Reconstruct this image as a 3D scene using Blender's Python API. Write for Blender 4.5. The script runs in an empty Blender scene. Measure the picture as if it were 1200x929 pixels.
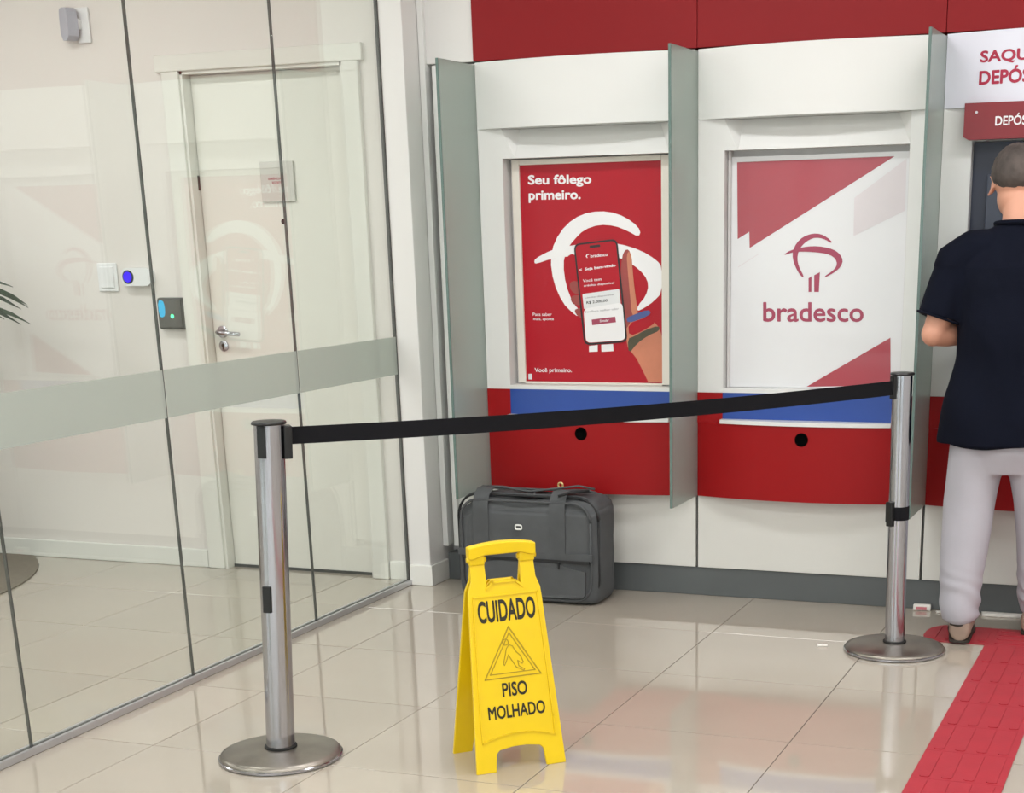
import bpy, bmesh, math, random
import numpy as np
from mathutils import Vector, Matrix, noise
random.seed(7)
SC = bpy.context.scene
COL = SC.collection
PI = math.pi

# ------------------------------------------------------------------ camera
cam = bpy.data.cameras.new('camera')
cam.sensor_width = 36.0
cam.lens = 1829.3 / 1200 * 36
cam.shift_x = (600 - 698.8) / 1200
cam.shift_y = (881.6 - 464.5) / 1200
cam.clip_start = 0.05
camo = bpy.data.objects.new('camera', cam)
COL.objects.link(camo)
yaw, pit, rol = 0.3703, -0.3227, -0.0197
F = Vector((-math.sin(yaw) * math.cos(pit), math.cos(yaw) * math.cos(pit), math.sin(pit)))
R0 = Vector((math.cos(yaw), math.sin(yaw), 0)); U0 = R0.cross(F)
R1 = R0 * math.cos(rol) + U0 * math.sin(rol); U1 = -R0 * math.sin(rol) + U0 * math.cos(rol)
camo.matrix_world = Matrix(((R1.x, U1.x, -F.x, 2.847), (R1.y, U1.y, -F.y, -4.868), (R1.z, U1.z, -F.z, 1.437), (0, 0, 0, 1)))
SC.camera = camo

# ------------------------------------------------------------------ world, exposure
w = bpy.data.worlds.new('daylight'); SC.world = w; w.use_nodes = True
w.node_tree.nodes['Background'].inputs[0].default_value = (0.93, 0.97, 1.0, 1)
w.node_tree.nodes['Background'].inputs[1].default_value = 3.0
SC.view_settings.view_transform = 'Standard'; SC.view_settings.look = 'None'
SC.view_settings.gamma = 1.0; SC.view_settings.exposure = -0.27
LAMP_W = 25.0            # watts of each ceiling panel
LAMP_C = (0.985, 0.99, 1.0)
CEIL = 2.95

# ------------------------------------------------------------------ materials
def lin(c):
    return tuple((v / 255 / 12.92) if v / 255 <= 0.04045 else ((v / 255 + 0.055) / 1.055) ** 2.4 for v in c) + (1,)

def mat(name, rgb, rough=0.5, metal=0.0, var=0.0, scale=8.0, bump=0.0, bscale=60.0, coat=0.0, spec=0.5, emit=None, estr=0.0, rvar=0.0, stretch=None):
    m = bpy.data.materials.new(name); m.use_nodes = True
    nt = m.node_tree; N = nt.nodes; L = nt.links; b = N['Principled BSDF']
    b.inputs['Base Color'].default_value = lin(rgb)
    b.inputs['Roughness'].default_value = rough; b.inputs['Metallic'].default_value = metal
    b.inputs['Coat Weight'].default_value = coat; b.inputs['Coat Roughness'].default_value = 0.05
    b.inputs['Specular IOR Level'].default_value = spec
    tc = N.new('ShaderNodeTexCoord'); mp = N.new('ShaderNodeMapping'); L.new(tc.outputs['Object'], mp.inputs[0])
    if stretch: mp.inputs['Scale'].default_value = stretch
    no = N.new('ShaderNodeTexNoise'); no.inputs['Scale'].default_value = scale; no.inputs['Detail'].default_value = 5
    L.new(mp.outputs[0], no.inputs['Vector'])
    if var > 0:
        mr = N.new('ShaderNodeMapRange'); mr.inputs[1].default_value = 0.3; mr.inputs[2].default_value = 0.7
        mr.inputs[3].default_value = 1 - var; mr.inputs[4].default_value = 1 + var
        L.new(no.outputs[0], mr.inputs[0])
        mx = N.new('ShaderNodeVectorMath'); mx.operation = 'SCALE'; mx.inputs[0].default_value = lin(rgb)[:3]
        L.new(mr.outputs[0], mx.inputs['Scale']); L.new(mx.outputs[0], b.inputs['Base Color'])
    if rvar > 0:
        mr = N.new('ShaderNodeMapRange'); mr.inputs[3].default_value = max(0, rough - rvar); mr.inputs[4].default_value = rough + rvar
        L.new(no.outputs[0], mr.inputs[0]); L.new(mr.outputs[0], b.inputs['Roughness'])
    if bump > 0:
        n2 = N.new('ShaderNodeTexNoise'); n2.inputs['Scale'].default_value = bscale; n2.inputs['Detail'].default_value = 3
        L.new(mp.outputs[0], n2.inputs['Vector'])
        bp = N.new('ShaderNodeBump'); bp.inputs['Strength'].default_value = bump; bp.inputs['Distance'].default_value = 0.002
        L.new(n2.outputs[0], bp.inputs['Height']); L.new(bp.outputs[0], b.inputs['Normal'])
    if emit:
        b.inputs['Emission Color'].default_value = lin(emit); b.inputs['Emission Strength'].default_value = estr
    return m

M = {}
M['wall'] = mat('wall_paint', (222, 220, 218), 0.55, var=0.015, scale=2, bump=0.1, bscale=150)
M['backwall'] = mat('warm_wall_paint', (222, 216, 212), 0.5, var=0.015, scale=1.5, bump=0.08, bscale=150)
M['ceil'] = mat('ceiling_paint', (235, 233, 228), 0.8, var=0.01)
M['skirt'] = mat('white_skirting', (226, 225, 220), 0.3, var=0.02, scale=5)
M['door'] = mat('door_lacquer', (226, 223, 216), 0.28, var=0.01, scale=3)
M['casing'] = mat('casing_lacquer', (224, 222, 216), 0.3, var=0.01, scale=3)
M['grout'] = mat('grout', (84, 76, 66), 0.8, var=0.1, scale=20)
M['white'] = mat('white_laminate', (222, 222, 220), 0.32, var=0.012, scale=3, coat=0.1)
M['ivory'] = mat('ivory_panel', (216, 215, 210), 0.35, var=0.02, scale=3)
M['lilac'] = mat('lilac_white_header', (222, 222, 234), 0.3, var=0.01, scale=3)  # light-box header: its lit tint is put into the paint, no emission
M['frame'] = mat('poster_frame_white', (222, 217, 207), 0.35, var=0.02, scale=4)
M['reveal'] = mat('reveal_grey', (205, 203, 202), 0.4, var=0.01)
M['red'] = mat('red_laminate', (150, 10, 16), 0.45, spec=0.25, var=0.03, scale=2)
M['red_dk'] = mat('red_header_laminate', (134, 16, 22), 0.5, spec=0.25, var=0.04, scale=1.5)
M['blue'] = mat('blue_laminate', (34, 70, 150), 0.35, var=0.03, scale=3)
M['plinth'] = mat('grey_plinth', (88, 92, 93), 0.4, var=0.05, scale=6)
M['black'] = mat('black_plastic', (14, 15, 17), 0.4, var=0.1, scale=30)
M['hole'] = mat('cable_hole_black', (3, 3, 3), 0.9, spec=0.05, var=0.1)
M['belt'] = mat('belt_webbing', (13, 13, 18), 0.75, var=0.12, scale=200, bump=0.4, bscale=700, spec=0.2)
M['steel'] = mat('brushed_steel', (176, 176, 182), 0.15, metal=1.0, var=0.04, scale=90, stretch=(1, 1, 0.03), rvar=0.08)
M['base'] = mat('worn_steel_base', (142, 136, 128), 0.34, metal=0.9, var=0.28, scale=9, rvar=0.12)
M['alu'] = mat('aluminium_channel', (205, 206, 210), 0.3, metal=0.85, var=0.03, scale=10)
M['gasket'] = mat('dark_gasket', (72, 72, 70), 0.5, var=0.1)
M['yellow'] = mat('yellow_plastic', (228, 193, 8), 0.34, var=0.035, scale=12, bump=0.06, bscale=90)
M['yel_mark'] = mat('moulded_line', (168, 140, 16), 0.5, var=0.08, scale=40)
M['ink'] = mat('black_ink', (34, 30, 14), 0.5, var=0.25, scale=60)
M['bag'] = mat('grey_canvas', (78, 80, 82), 0.85, var=0.08, scale=14, bump=0.5, bscale=420)
M['bag2'] = mat('grey_strap', (74, 76, 78), 0.8, var=0.08, scale=20, bump=0.4, bscale=500)
M['zip'] = mat('zip_black', (24, 24, 26), 0.6, var=0.1)
M['badge'] = mat('badge_white', (232, 232, 228), 0.3, var=0.02)
M['brass'] = mat('brass', (205, 185, 130), 0.3, metal=0.8, var=0.05)
M['shirt'] = mat('navy_jersey', (9, 13, 27), 0.9, spec=0.15, var=0.1, scale=6, bump=0.3, bscale=500)
M['pants'] = mat('light_grey_twill', (176, 174, 182), 0.8, var=0.04, scale=9, bump=0.3, bscale=400)
M['skin'] = mat('skin', (206, 150, 126), 0.5, var=0.06, scale=10, bump=0.1, bscale=150)
M['hair'] = mat('grey_brown_hair', (74, 66, 62), 0.8, var=0.45, scale=28, bump=0.9, bscale=120, stretch=(1, 1, 0.35))
M['eye'] = mat('eye_white', (235, 232, 228), 0.2, var=0.02)
M['shoe'] = mat('taupe_leather', (150, 128, 114), 0.6, var=0.12, scale=20, bump=0.3)
M['sole'] = mat('dark_sole', (50, 42, 36), 0.7, var=0.1)
M['tact'] = mat('red_rubber', (162, 40, 52), 0.5, var=0.06, scale=10, bump=0.15, bscale=80)
M['navy'] = mat('machine_navy', (44, 50, 68), 0.4, var=0.05, scale=5)
M['navy2'] = mat('machine_slate', (62, 68, 84), 0.35, var=0.04, scale=5)
M['screen'] = mat('machine_screen', (30, 40, 130), 0.15, emit=(30, 45, 160), estr=0.6)
M['signred'] = mat('sign_red', (128, 18, 30), 0.3, var=0.04)
M['txtred'] = mat('print_crimson', (168, 26, 62), 0.4, var=0.03)
M['postred'] = mat('poster_red', (172, 14, 34), 0.3, var=0.03, scale=2, spec=0.3)
M['postwhite'] = mat('poster_white', (236, 234, 236), 0.25, var=0.01, coat=0.2)
M['board'] = mat('board_white', (222, 222, 224), 0.25, var=0.015, scale=2, coat=0.3)
M['boardred'] = mat('board_red', (166, 62, 74), 0.25, var=0.03, scale=3, coat=0.3)
M['boardpink'] = mat('board_pale_pink', (212, 205, 208), 0.3, var=0.02, coat=0.2)
M['logo'] = mat('logo_wine', (160, 62, 88), 0.3, var=0.03)
M['phone'] = mat('phone_black', (26, 18, 22), 0.3, var=0.05)
M['printskin'] = mat('printed_skin', (196, 122, 94), 0.3, var=0.12, scale=9)
M['printskin2'] = mat('printed_skin_shadow_tone', (150, 62, 58), 0.3, var=0.15, scale=9)
M['printblue'] = mat('printed_blue_bracelet', (70, 84, 140), 0.3, var=0.1)
M['printolive'] = mat('printed_olive_bracelet', (72, 66, 46), 0.3, var=0.2, scale=30)
M['printgrey'] = mat('printed_grey', (130, 126, 134), 0.3, var=0.05)
M['leaf'] = mat('palm_leaf', (34, 52, 30), 0.4, var=0.25, scale=18)
M['pot'] = mat('dark_pot', (66, 60, 54), 0.5, var=0.1)
M['soil'] = mat('potting_soil', (50, 38, 28), 0.95, var=0.3, scale=60, bump=0.8)
M['mat'] = mat('grey_brown_mat', (112, 104, 92), 0.75, var=0.08, scale=40, bump=0.4, bscale=200)
M['device'] = mat('device_white', (228, 228, 230), 0.3, var=0.02)
M['devgrey'] = mat('device_lens_grey', (176, 178, 190), 0.3, var=0.03)
M['reader'] = mat('reader_face', (92, 90, 86), 0.25, metal=0.4, var=0.06, scale=20)
M['led_blue'] = mat('blue_led_eye', (50, 20, 220), 0.2, emit=(60, 20, 255), estr=0.9)
M['led_cyan'] = mat('cyan_display', (20, 120, 160), 0.2, emit=(60, 190, 235), estr=0.8)
M['led_green'] = mat('green_led', (80, 230, 170), 0.2, emit=(90, 255, 170), estr=1.6)
M['paper'] = mat('paper_scrap', (236, 232, 226), 0.7, var=0.03)
M['pink'] = mat('pink_print', (206, 120, 130), 0.6, var=0.05)
M['glow'] = mat('lamp_diffuser', (255, 252, 245), 0.5, emit=(255, 251, 243), estr=2.0)
M['rubber'] = mat('black_rubber', (18, 17, 16), 0.7, var=0.1)

def tile_material():
    m = mat('polished_porcelain', (190, 178, 160), 0.10, coat=0.35, spec=0.7)
    nt = m.node_tree; N = nt.nodes; L = nt.links; b = N['Principled BSDF']
    oi = N.new('ShaderNodeObjectInfo'); ge = N.new('ShaderNodeNewGeometry')
    no = N.new('ShaderNodeTexNoise'); no.inputs['Scale'].default_value = 3.0; no.inputs['Detail'].default_value = 8
    L.new(ge.outputs['Position'], no.inputs['Vector'])
    a = N.new('ShaderNodeMath'); a.operation = 'MULTIPLY_ADD'; a.inputs[1].default_value = 0.07; a.inputs[2].default_value = 0.93
    L.new(oi.outputs['Random'], a.inputs[0])
    c = N.new('ShaderNodeMath'); c.operation = 'MULTIPLY_ADD'; c.inputs[1].default_value = 0.10; c.inputs[2].default_value = -0.02
    L.new(no.outputs[0], c.inputs[0])
    d = N.new('ShaderNodeMath'); L.new(a.outputs[0], d.inputs[0]); L.new(c.outputs[0], d.inputs[1])
    s = N.new('ShaderNodeVectorMath'); s.operation = 'SCALE'; s.inputs[0].default_value = lin((172, 163, 150))[:3]
    L.new(d.outputs[0], s.inputs['Scale']); L.new(s.outputs[0], b.inputs['Base Color'])
    r = N.new('ShaderNodeMapRange'); r.inputs[3].default_value = 0.02; r.inputs[4].default_value = 0.09
    n2 = N.new('ShaderNodeTexNoise'); n2.inputs['Scale'].default_value = 1.7; L.new(ge.outputs['Position'], n2.inputs['Vector'])
    L.new(n2.outputs[0], r.inputs[0]); L.new(r.outputs[0], b.inputs['Roughness'])
    return m
M['tile'] = tile_material()

def glass_material(name, tint, ior=1.5, film=None):
    m = bpy.data.materials.new(name); m.use_nodes = True
    nt = m.node_tree; N = nt.nodes; L = nt.links; N.remove(N['Principled BSDF'])
    out = N['Material Output']
    tr = N.new('ShaderNodeBsdfTransparent'); tr.inputs[0].default_value = lin(tint)
    gl = N.new('ShaderNodeBsdfGlossy'); gl.inputs['Roughness'].default_value = 0.0; gl.inputs[0].default_value = (0.9, 0.93, 0.91, 1)
    fr = N.new('ShaderNodeFresnel'); fr.inputs[0].default_value = ior
    # the same reflectance from both faces of the pane
    ge = N.new('ShaderNodeNewGeometry'); mi = N.new('ShaderNodeMix'); mi.data_type = 'FLOAT'
    mi.inputs[2].default_value = ior; mi.inputs[3].default_value = 1.0 / ior * 1.0
    L.new(ge.outputs['Backfacing'], mi.inputs[0])
    L.new(mi.outputs[0], fr.inputs[0])
    mx = N.new('ShaderNodeMixShader'); L.new(fr.outputs[0], mx.inputs[0]); L.new(tr.outputs[0], mx.inputs[1]); L.new(gl.outputs[0], mx.inputs[2])
    L.new(mx.outputs[0], out.inputs[0])
    return m
M['glass'] = glass_material('clear_glass', (250, 252, 250))
def frosted(name, diff, clear, alpha_clear, refr=0.3):
    m = bpy.data.materials.new(name); m.use_nodes = True
    nt = m.node_tree; N = nt.nodes; L = nt.links; N.remove(N['Principled BSDF']); out = N['Material Output']
    di = N.new('ShaderNodeBsdfDiffuse'); di.inputs[0].default_value = lin(diff)
    tl = N.new('ShaderNodeBsdfTranslucent'); tl.inputs[0].default_value = lin(diff)
    no = N.new('ShaderNodeTexNoise'); no.inputs['Scale'].default_value = 3.0
    rf = N.new('ShaderNodeBsdfRefraction'); rf.inputs[0].default_value = lin(clear); rf.inputs['IOR'].default_value = 1.08; rf.inputs['Roughness'].default_value = 0.42
    gl = N.new('ShaderNodeBsdfGlossy'); gl.inputs['Roughness'].default_value = 0.25; gl.inputs[0].default_value = (0.8, 0.85, 0.82, 1)
    a = N.new('ShaderNodeMixShader'); a.inputs[0].default_value = 0.5; L.new(di.outputs[0], a.inputs[1]); L.new(tl.outputs[0], a.inputs[2])
    b = N.new('ShaderNodeMixShader'); b.inputs[0].default_value = alpha_clear; L.new(a.outputs[0], b.inputs[1]); L.new(rf.outputs[0], b.inputs[2])
    fr = N.new('ShaderNodeFresnel'); fr.inputs[0].default_value = 1.4
    c = N.new('ShaderNodeMixShader'); L.new(fr.outputs[0], c.inputs[0]); L.new(b.outputs[0], c.inputs[1]); L.new(gl.outputs[0], c.inputs[2])
    L.new(c.outputs[0], out.inputs[0])
    return m
M['frost'] = frosted('frosted_green_glass', (240, 250, 245), (246, 252, 249), 0.55)
M['edge'] = mat('glass_edge_green', (92, 112, 106), 0.2, var=0.05)
def band_material():
    m = bpy.data.materials.new('frosted_band_film'); m.use_nodes = True
    nt = m.node_tree; N = nt.nodes; L = nt.links; N.remove(N['Principled BSDF']); out = N['Material Output']
    di = N.new('ShaderNodeBsdfDiffuse'); di.inputs[0].default_value = lin((206, 212, 206))
    tr = N.new('ShaderNodeBsdfTransparent'); tr.inputs[0].default_value = lin((216, 220, 214))
    mx = N.new('ShaderNodeMixShader'); mx.inputs[0].default_value = 0.5
    L.new(di.outputs[0], mx.inputs[1]); L.new(tr.outputs[0], mx.inputs[2]); L.new(mx.outputs[0], out.inputs[0])
    return m
M['band'] = band_material()

# ------------------------------------------------------------------ helpers
def obj(name, bm, m, parent=None, smooth=False, loc=None, angle=None):
    me = bpy.data.meshes.new(name)
    if isinstance(bm, bmesh.types.BMesh):
        bmesh.ops.recalc_face_normals(bm, faces=bm.faces)
        bm.to_mesh(me); bm.free()
    else:
        me = bm
    if m: me.materials.clear(); me.materials.append(m)
    if smooth: me.polygons.foreach_set('use_smooth', [True] * len(me.polygons))
    if smooth and angle:
        try: me.set_sharp_from_angle(angle=angle)
        except Exception: pass
    o = bpy.data.objects.new(name, me); COL.objects.link(o)
    if parent: o.parent = parent
    if loc: o.location = loc
    return o

def thing(name, label, cat, loc=(0, 0, 0), rotz=0, group=None):
    o = bpy.data.objects.new(name, None); COL.objects.link(o); o.empty_display_size = 0.05
    o.location = loc; o.rotation_euler = (0, 0, rotz); o['label'] = label; o['category'] = cat
    if group: o['group'] = group
    return o

def tag(o, label, cat, group=None):
    o['label'] = label; o['category'] = cat
    if group: o['group'] = group
    return o

def struct(o): o['kind'] = 'structure'; return o

def box(bm, x0, x1, y0, y1, z0, z1, bev=0.0, seg=2):
    r = bmesh.ops.create_cube(bm, size=1)
    vs = r['verts']
    bmesh.ops.scale(bm, vec=(x1 - x0, y1 - y0, z1 - z0), verts=vs)
    bmesh.ops.translate(bm, vec=((x0 + x1) / 2, (y0 + y1) / 2, (z0 + z1) / 2), verts=vs)
    if bev > 0:
        es = list({e for v in vs for e in v.link_edges})
        bmesh.ops.bevel(bm, geom=es, offset=bev, segments=seg, profile=0.5, affect='EDGES')
    return bm

def B(*a, **k): return box(bmesh.new(), *a, **k)

def prism(bm, pts, d, mp=None):
    """polygon pts (2-D) extruded by d; mp maps (a, b, depth) to 3-D"""
    mp = mp or (lambda a, b, c: (a, c, b))
    f = [bm.verts.new(mp(a, b, 0)) for a, b in pts]; k = [bm.verts.new(mp(a, b, d)) for a, b in pts]
    bm.faces.new(f); bm.faces.new(k[::-1])
    n = len(pts)
    for i in range(n): bm.faces.new((f[i], k[i], k[(i + 1) % n], f[(i + 1) % n]))
    return bm

def lathe(bm, prof, seg=48, c=(0, 0), cap=True):
    rings = []
    for r, z in prof:
        rings.append([bm.verts.new((c[0] + r * math.cos(2 * PI * i / seg), c[1] + r * math.sin(2 * PI * i / seg), z)) for i in range(seg)])
    for a, b in zip(rings, rings[1:]):
        for i in range(seg): bm.faces.new((a[i], a[(i + 1) % seg], b[(i + 1) % seg], b[i]))
    if cap: bm.faces.new(rings[0][::-1]); bm.faces.new(rings[-1])
    return bm

def loft(bm, rings, closed_ends=True):
    """rings: lists of 3-D points of equal count"""
    vr = [[bm.verts.new(p) for p in r] for r in rings]
    n = len(vr[0])
    for a, b in zip(vr, vr[1:]):
        for i in range(n): bm.faces.new((a[i], a[(i + 1) % n], b[(i + 1) % n], b[i]))
    if closed_ends: bm.faces.new(vr[0][::-1]); bm.faces.new(vr[-1])
    return bm

def tube(bm, path, rad, seg=10, flat=1.0, up=None):
    """tube along path; rad number or list; flat squashes along the second axis"""
    P = [Vector(p) for p in path]; n = len(P)
    rs = rad if isinstance(rad, (list, tuple)) else [rad] * n
    rings = []; prev = None
    for i, p in enumerate(P):
        t = (P[min(i + 1, n - 1)] - P[max(i - 1, 0)]).normalized()
        if prev is None:
            a = Vector(up) if up else (Vector((0, 0, 1)) if abs(t.z) < 0.9 else Vector((1, 0, 0)))
            s = t.cross(a).normalized()
        else:
            s = (prev - t * prev.dot(t)).normalized()
        prev = s; q = t.cross(s).normalized()
        rings.append([p + s * (rs[i] * math.cos(2 * PI * k / seg)) + q * (rs[i] * flat * math.sin(2 * PI * k / seg)) for k in range(seg)])
    return loft(bm, rings)

def ellring(cx, cy, z, rx, ry, n=28, p=2.0):
    out = []
    for i in range(n):
        t = 2 * PI * i / n; c, s = math.cos(t), math.sin(t)
        out.append((cx + rx * math.copysign(abs(c) ** (2 / p), c), cy + ry * math.copysign(abs(s) ** (2 / p), s), z))
    return out

def text_mesh(body, bold=0.0, spacing=1.0):
    cu = bpy.data.curves.new('lettering', 'FONT'); cu.body = body; cu.offset = bold; cu.resolution_u = 4
    cu.align_x = 'LEFT'; cu.space_character = spacing; cu.space_line = 1.0
    o = bpy.data.objects.new('lettering', cu); COL.objects.link(o)
    bpy.context.view_layer.update()
    me = bpy.data.meshes.new_from_object(o.evaluated_get(bpy.context.evaluated_depsgraph_get()))
    bpy.data.objects.remove(o); bpy.data.curves.remove(cu)
    return me

def text(name, body, m, parent, box4, mp, bold=0.0, spacing=1.0, thick=0.0006):
    """fits lettering to box4 = (a0, b0, a1, b1) and maps (a, b, lift) to 3-D by mp"""
    fat = bold * 2.2; me = text_mesh(body, 0.0, spacing)
    xs = [v.co.x for v in me.vertices]; ys = [v.co.y for v in me.vertices]
    x0, x1, y0, y1 = min(xs), max(xs), min(ys), max(ys)
    a0, b0, a1, b1 = box4
    bm = bmesh.new(); k_ = fat * (y1 - y0) * .5
    x0 -= k_; x1 += k_; y0 -= k_; y1 += k_
    for q, (dx, dy) in enumerate(((0, 0), (1, 0), (-1, 0), (0, 1), (0, -1), (.7, .7), (-.7, .7), (.7, -.7), (-.7, -.7)) if fat else ((0, 0),)):
        n0 = len(bm.verts); bm.from_mesh(me); bm.verts.ensure_lookup_table()
        for v in bm.verts[n0:]:
            a = a0 + (v.co.x + dx * k_ - x0) / (x1 - x0) * (a1 - a0); b = b0 + (v.co.y + dy * k_ - y0) / (y1 - y0) * (b1 - b0)
            v.co = Vector(mp(a, b, thick * (.4 + .075 * q)))
    bpy.data.meshes.remove(me)
    return obj(name, bm, m, parent)

def quad_map(src, dst):
    A = []; bb = []
    for (x, y), (u, v) in zip(src, dst):
        A.append([x, y, 1, 0, 0, 0, -u * x, -u * y]); bb.append(u)
        A.append([0, 0, 0, x, y, 1, -v * x, -v * y]); bb.append(v)
    h = np.linalg.solve(np.array(A, float), np.array(bb, float))
    def f(x, y):
        d = h[6] * x + h[7] * y + 1
        return (h[0] * x + h[1] * y + h[2]) / d, (h[3] * x + h[4] * y + h[5]) / d
    return f

def remeshed(name, bm, m, parent, voxel=0.008, smooth_it=4, fn=None):
    me = bpy.data.meshes.new(name); bmesh.ops.recalc_face_normals(bm, faces=bm.faces); bm.to_mesh(me); bm.free()
    o = bpy.data.objects.new(name, me); COL.objects.link(o)
    r = o.modifiers.new('r', 'REMESH'); r.mode = 'VOXEL'; r.voxel_size = voxel; r.use_smooth_shade = True
    s = o.modifiers.new('s', 'SMOOTH'); s.factor = 0.5; s.iterations = smooth_it
    bpy.context.view_layer.update()
    me2 = bpy.data.meshes.new_from_object(o.evaluated_get(bpy.context.evaluated_depsgraph_get()))
    bpy.data.objects.remove(o)
    if fn:
        b2 = bmesh.new(); b2.from_mesh(me2); b2.normal_update()
        for v in b2.verts: v.co = v.co + v.normal * fn(v.co)
        b2.to_mesh(me2); b2.free()
    me2.materials.clear(); me2.materials.append(m)
    me2.polygons.foreach_set('use_smooth', [True] * len(me2.polygons))
    o2 = bpy.data.objects.new(name, me2); COL.objects.link(o2); o2.parent = parent
    return o2

# ================================================================== STRUCTURE
T = 0.6
WX0, WX1, WY0 = -5.1, 5.7, -7.8
BY = 1.12            # face of the back-room wall
AY = 1.19            # skirting line under the machines
fl = struct(obj('floor', B(WX0 - .2, WX1 + .2, WY0 - .2, 1.55, -0.12, -0.0025), M['grout']))
tbm = B(-0.2986, 0.2986, -0.2982, 0.2982, -0.008, 0.0, bev=0.0004, seg=1)
tile0 = obj('floor_tile', tbm, M['tile'], fl)
first = True
for i in range(-9, 10):
    for j in range(-13, 2):
        cx, cy = i * T + 0.3, j * T + 0.3
        if cx < WX0 or cx > WX1: continue
        t = tile0 if first else tile0.copy()
        if not first: COL.objects.link(t); t.parent = fl
        first = False
        t.location = (cx, cy, random.uniform(-0.0004, 0.0002))
ce = struct(obj('ceiling', B(WX0 - .2, WX1 + .2, WY0 - .2, 1.55, CEIL, CEIL + .12), M['ceil']))
# back-room wall with the door opening
DX0, DX1, DZ = -1.275, -0.505, 2.095
bm = bmesh.new()
box(bm, WX0, DX0, BY, BY + .14, 0, CEIL); box(bm, DX1, -0.26, BY, BY + .14, 0, CEIL); box(bm, DX0, DX1, BY, BY + .14, DZ, CEIL)
struct(obj('wall_back', bm, M['backwall']))
struct(obj('baseboard_back', box(B(WX0, -1.365, BY - .016, BY, 0, 0.082, bev=.004), -0.425, -0.29, BY - .016, BY, 0, .082, bev=.004), M['skirt']))
# column at the end of the glass
col = struct(obj('trim_1', B(-0.292, -0.192, 1.04, 1.30, 0, CEIL, bev=.004), M['wall']))
obj('skirting_block', box(B(-0.288, -0.180, 1.028, 1.045, 0, .088, bev=.003), -0.192, -0.180, 1.03, 1.195, 0, .088, bev=.003), M['skirt'], col)
# machine wall
bm = B(-0.30, WX1, 1.27, 1.45, 0, CEIL)
wm = struct(obj('wall_right', bm, M['wall']))
obj('side_panel', B(-0.185, 0.038, 1.185, 1.27, 2.072, CEIL, bev=.002), M['wall'], wm)
obj('side_panel', B(-0.150, 0.038, 1.195, 1.27, 0.15, 2.066, bev=.002), M['ivory'], wm)
obj('edge_strip', B(-0.190, -0.165, 1.165, 1.27, 0.15, CEIL, bev=.002), M['white'], wm)
obj('edge_strip', B(-0.140, -0.118, 1.172, 1.21, 0.15, 2.066, bev=.003), M['white'], wm)
xs = [0.043, 0.957, 1.871, 2.785, 3.70]
for k in range(4):
    obj('red_header_panel', B(xs[k] + (.001 if k else -.002), xs[k + 1] - .001, 1.175, 1.27, 2.072, CEIL, bev=.0015), M['red_dk'], wm)
struct(obj('baseboard_right', B(-0.18, WX1, AY, 1.27, 0, 0.117, bev=.002), M['plinth']))
struct(obj('wall_left', B(WX0 - .15, WX0, WY0, 1.3, 0, CEIL), M['backwall']))
struct(obj('wall_side', B(WX1, WX1 + .15, WY0, 1.45, 0, CEIL), M['wall']))
# street side: glazed shop front behind the photographer
bm = bmesh.new()
box(bm, WX0, WX1, WY0 - .15, WY0, 2.5, CEIL); box(bm, WX0, WX1, WY0 - .15, WY0, 0, 0.15)
for x in (WX0, -3.0, -0.9, 1.2, 3.3, WX1 - .12): box(bm, x, x + .12, WY0 - .15, WY0, 0.15, 2.5)
struct(obj('wall_front', bm, M['gasket']))
for n, x in enumerate((WX0 + .12, -2.88, -0.78, 1.32, 3.42)):
    x1 = (-3.0, -0.9, 1.2, 3.3, WX1 - .12)[n]
    struct(obj('window_%d' % (n + 1), B(x, x1, WY0 - .08, WY0 - .07, 0.15, 2.5), M['glass']))

# ---- door
d = struct(thing('door_1', 'x', 'x', (0, 0, 0))); del d['label']; del d['category']
cz = bmesh.new()
for a, b, c, e in ((DX0 - .085, DX0, 0, DZ), (DX1, DX1 + .075, 0, DZ), (DX0 - .115, DX1 + .095, DZ, DZ + .065)):
    box(cz, a, b, BY - .022, BY + .002, c, e, bev=.004)
box(cz, DX0 - .002, DX0 + .012, BY - .01, BY + .14, 0, DZ); box(cz, DX1 - .012, DX1 + .002, BY - .01, BY + .14, 0, DZ); box(cz, DX0, DX1, BY - .01, BY + .14, DZ - .012, DZ + .002)
obj('door_casing', cz, M['casing'], d)
leaf = obj('door_leaf', B(DX0 + .014, DX1 - .014, BY + .045, BY + .085, 0.006, DZ - .014, bev=.002), M['door'], d)
LY = BY + .045
bm = lathe(bmesh.new(), [(.026, 0), (.026, .006), (.022, .009)], 24)
def hz(bm, x, z, y):   # turn a z-lathe to face -Y
    for v in bm.verts: v.co = Vector((x + v.co.x, y - v.co.z, z + v.co.y))
    return bm
HX = DX0 + .062
o = obj('door_handle', hz(bm, HX, 1.045, LY), M['steel'], leaf, True, angle=.6)
bm = bmesh.new(); tube(bm, [(HX, LY - .004, 1.045), (HX, LY - .045, 1.045), (HX + .012, LY - .053, 1.044), (HX + .115, LY - .053, 1.038)], .0095, 12)
obj('lever', bm, M['steel'], leaf, True)
bm = hz(lathe(bmesh.new(), [(.023, 0), (.023, .007), (.019, .009)], 24), HX, .985, LY)
obj('lock_rosette', bm, M['steel'], leaf, True, angle=.6)
bm = B(HX - .003, HX + .003, LY - .0105, LY - .004, .972, .99); lathe_ = hz(lathe(bmesh.new(), [(.008, .0), (.008, .0105)], 12), HX, .988, LY)
obj('keyhole', bm, M['black'], leaf); obj('keyhole', lathe_, M['black'], leaf)
obj('peephole', hz(lathe(bmesh.new(), [(.011, 0), (.011, .004), (.008, .006)], 16), -0.862, 1.497, LY), M['black'], leaf)
for hzv in (0.25, 1.05, 1.66):
    obj('hinge', B(DX1 - .03, DX1 - .012, LY - .008, LY + .01, hzv, hzv + .09, bev=.002), M['steel'], d)
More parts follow.
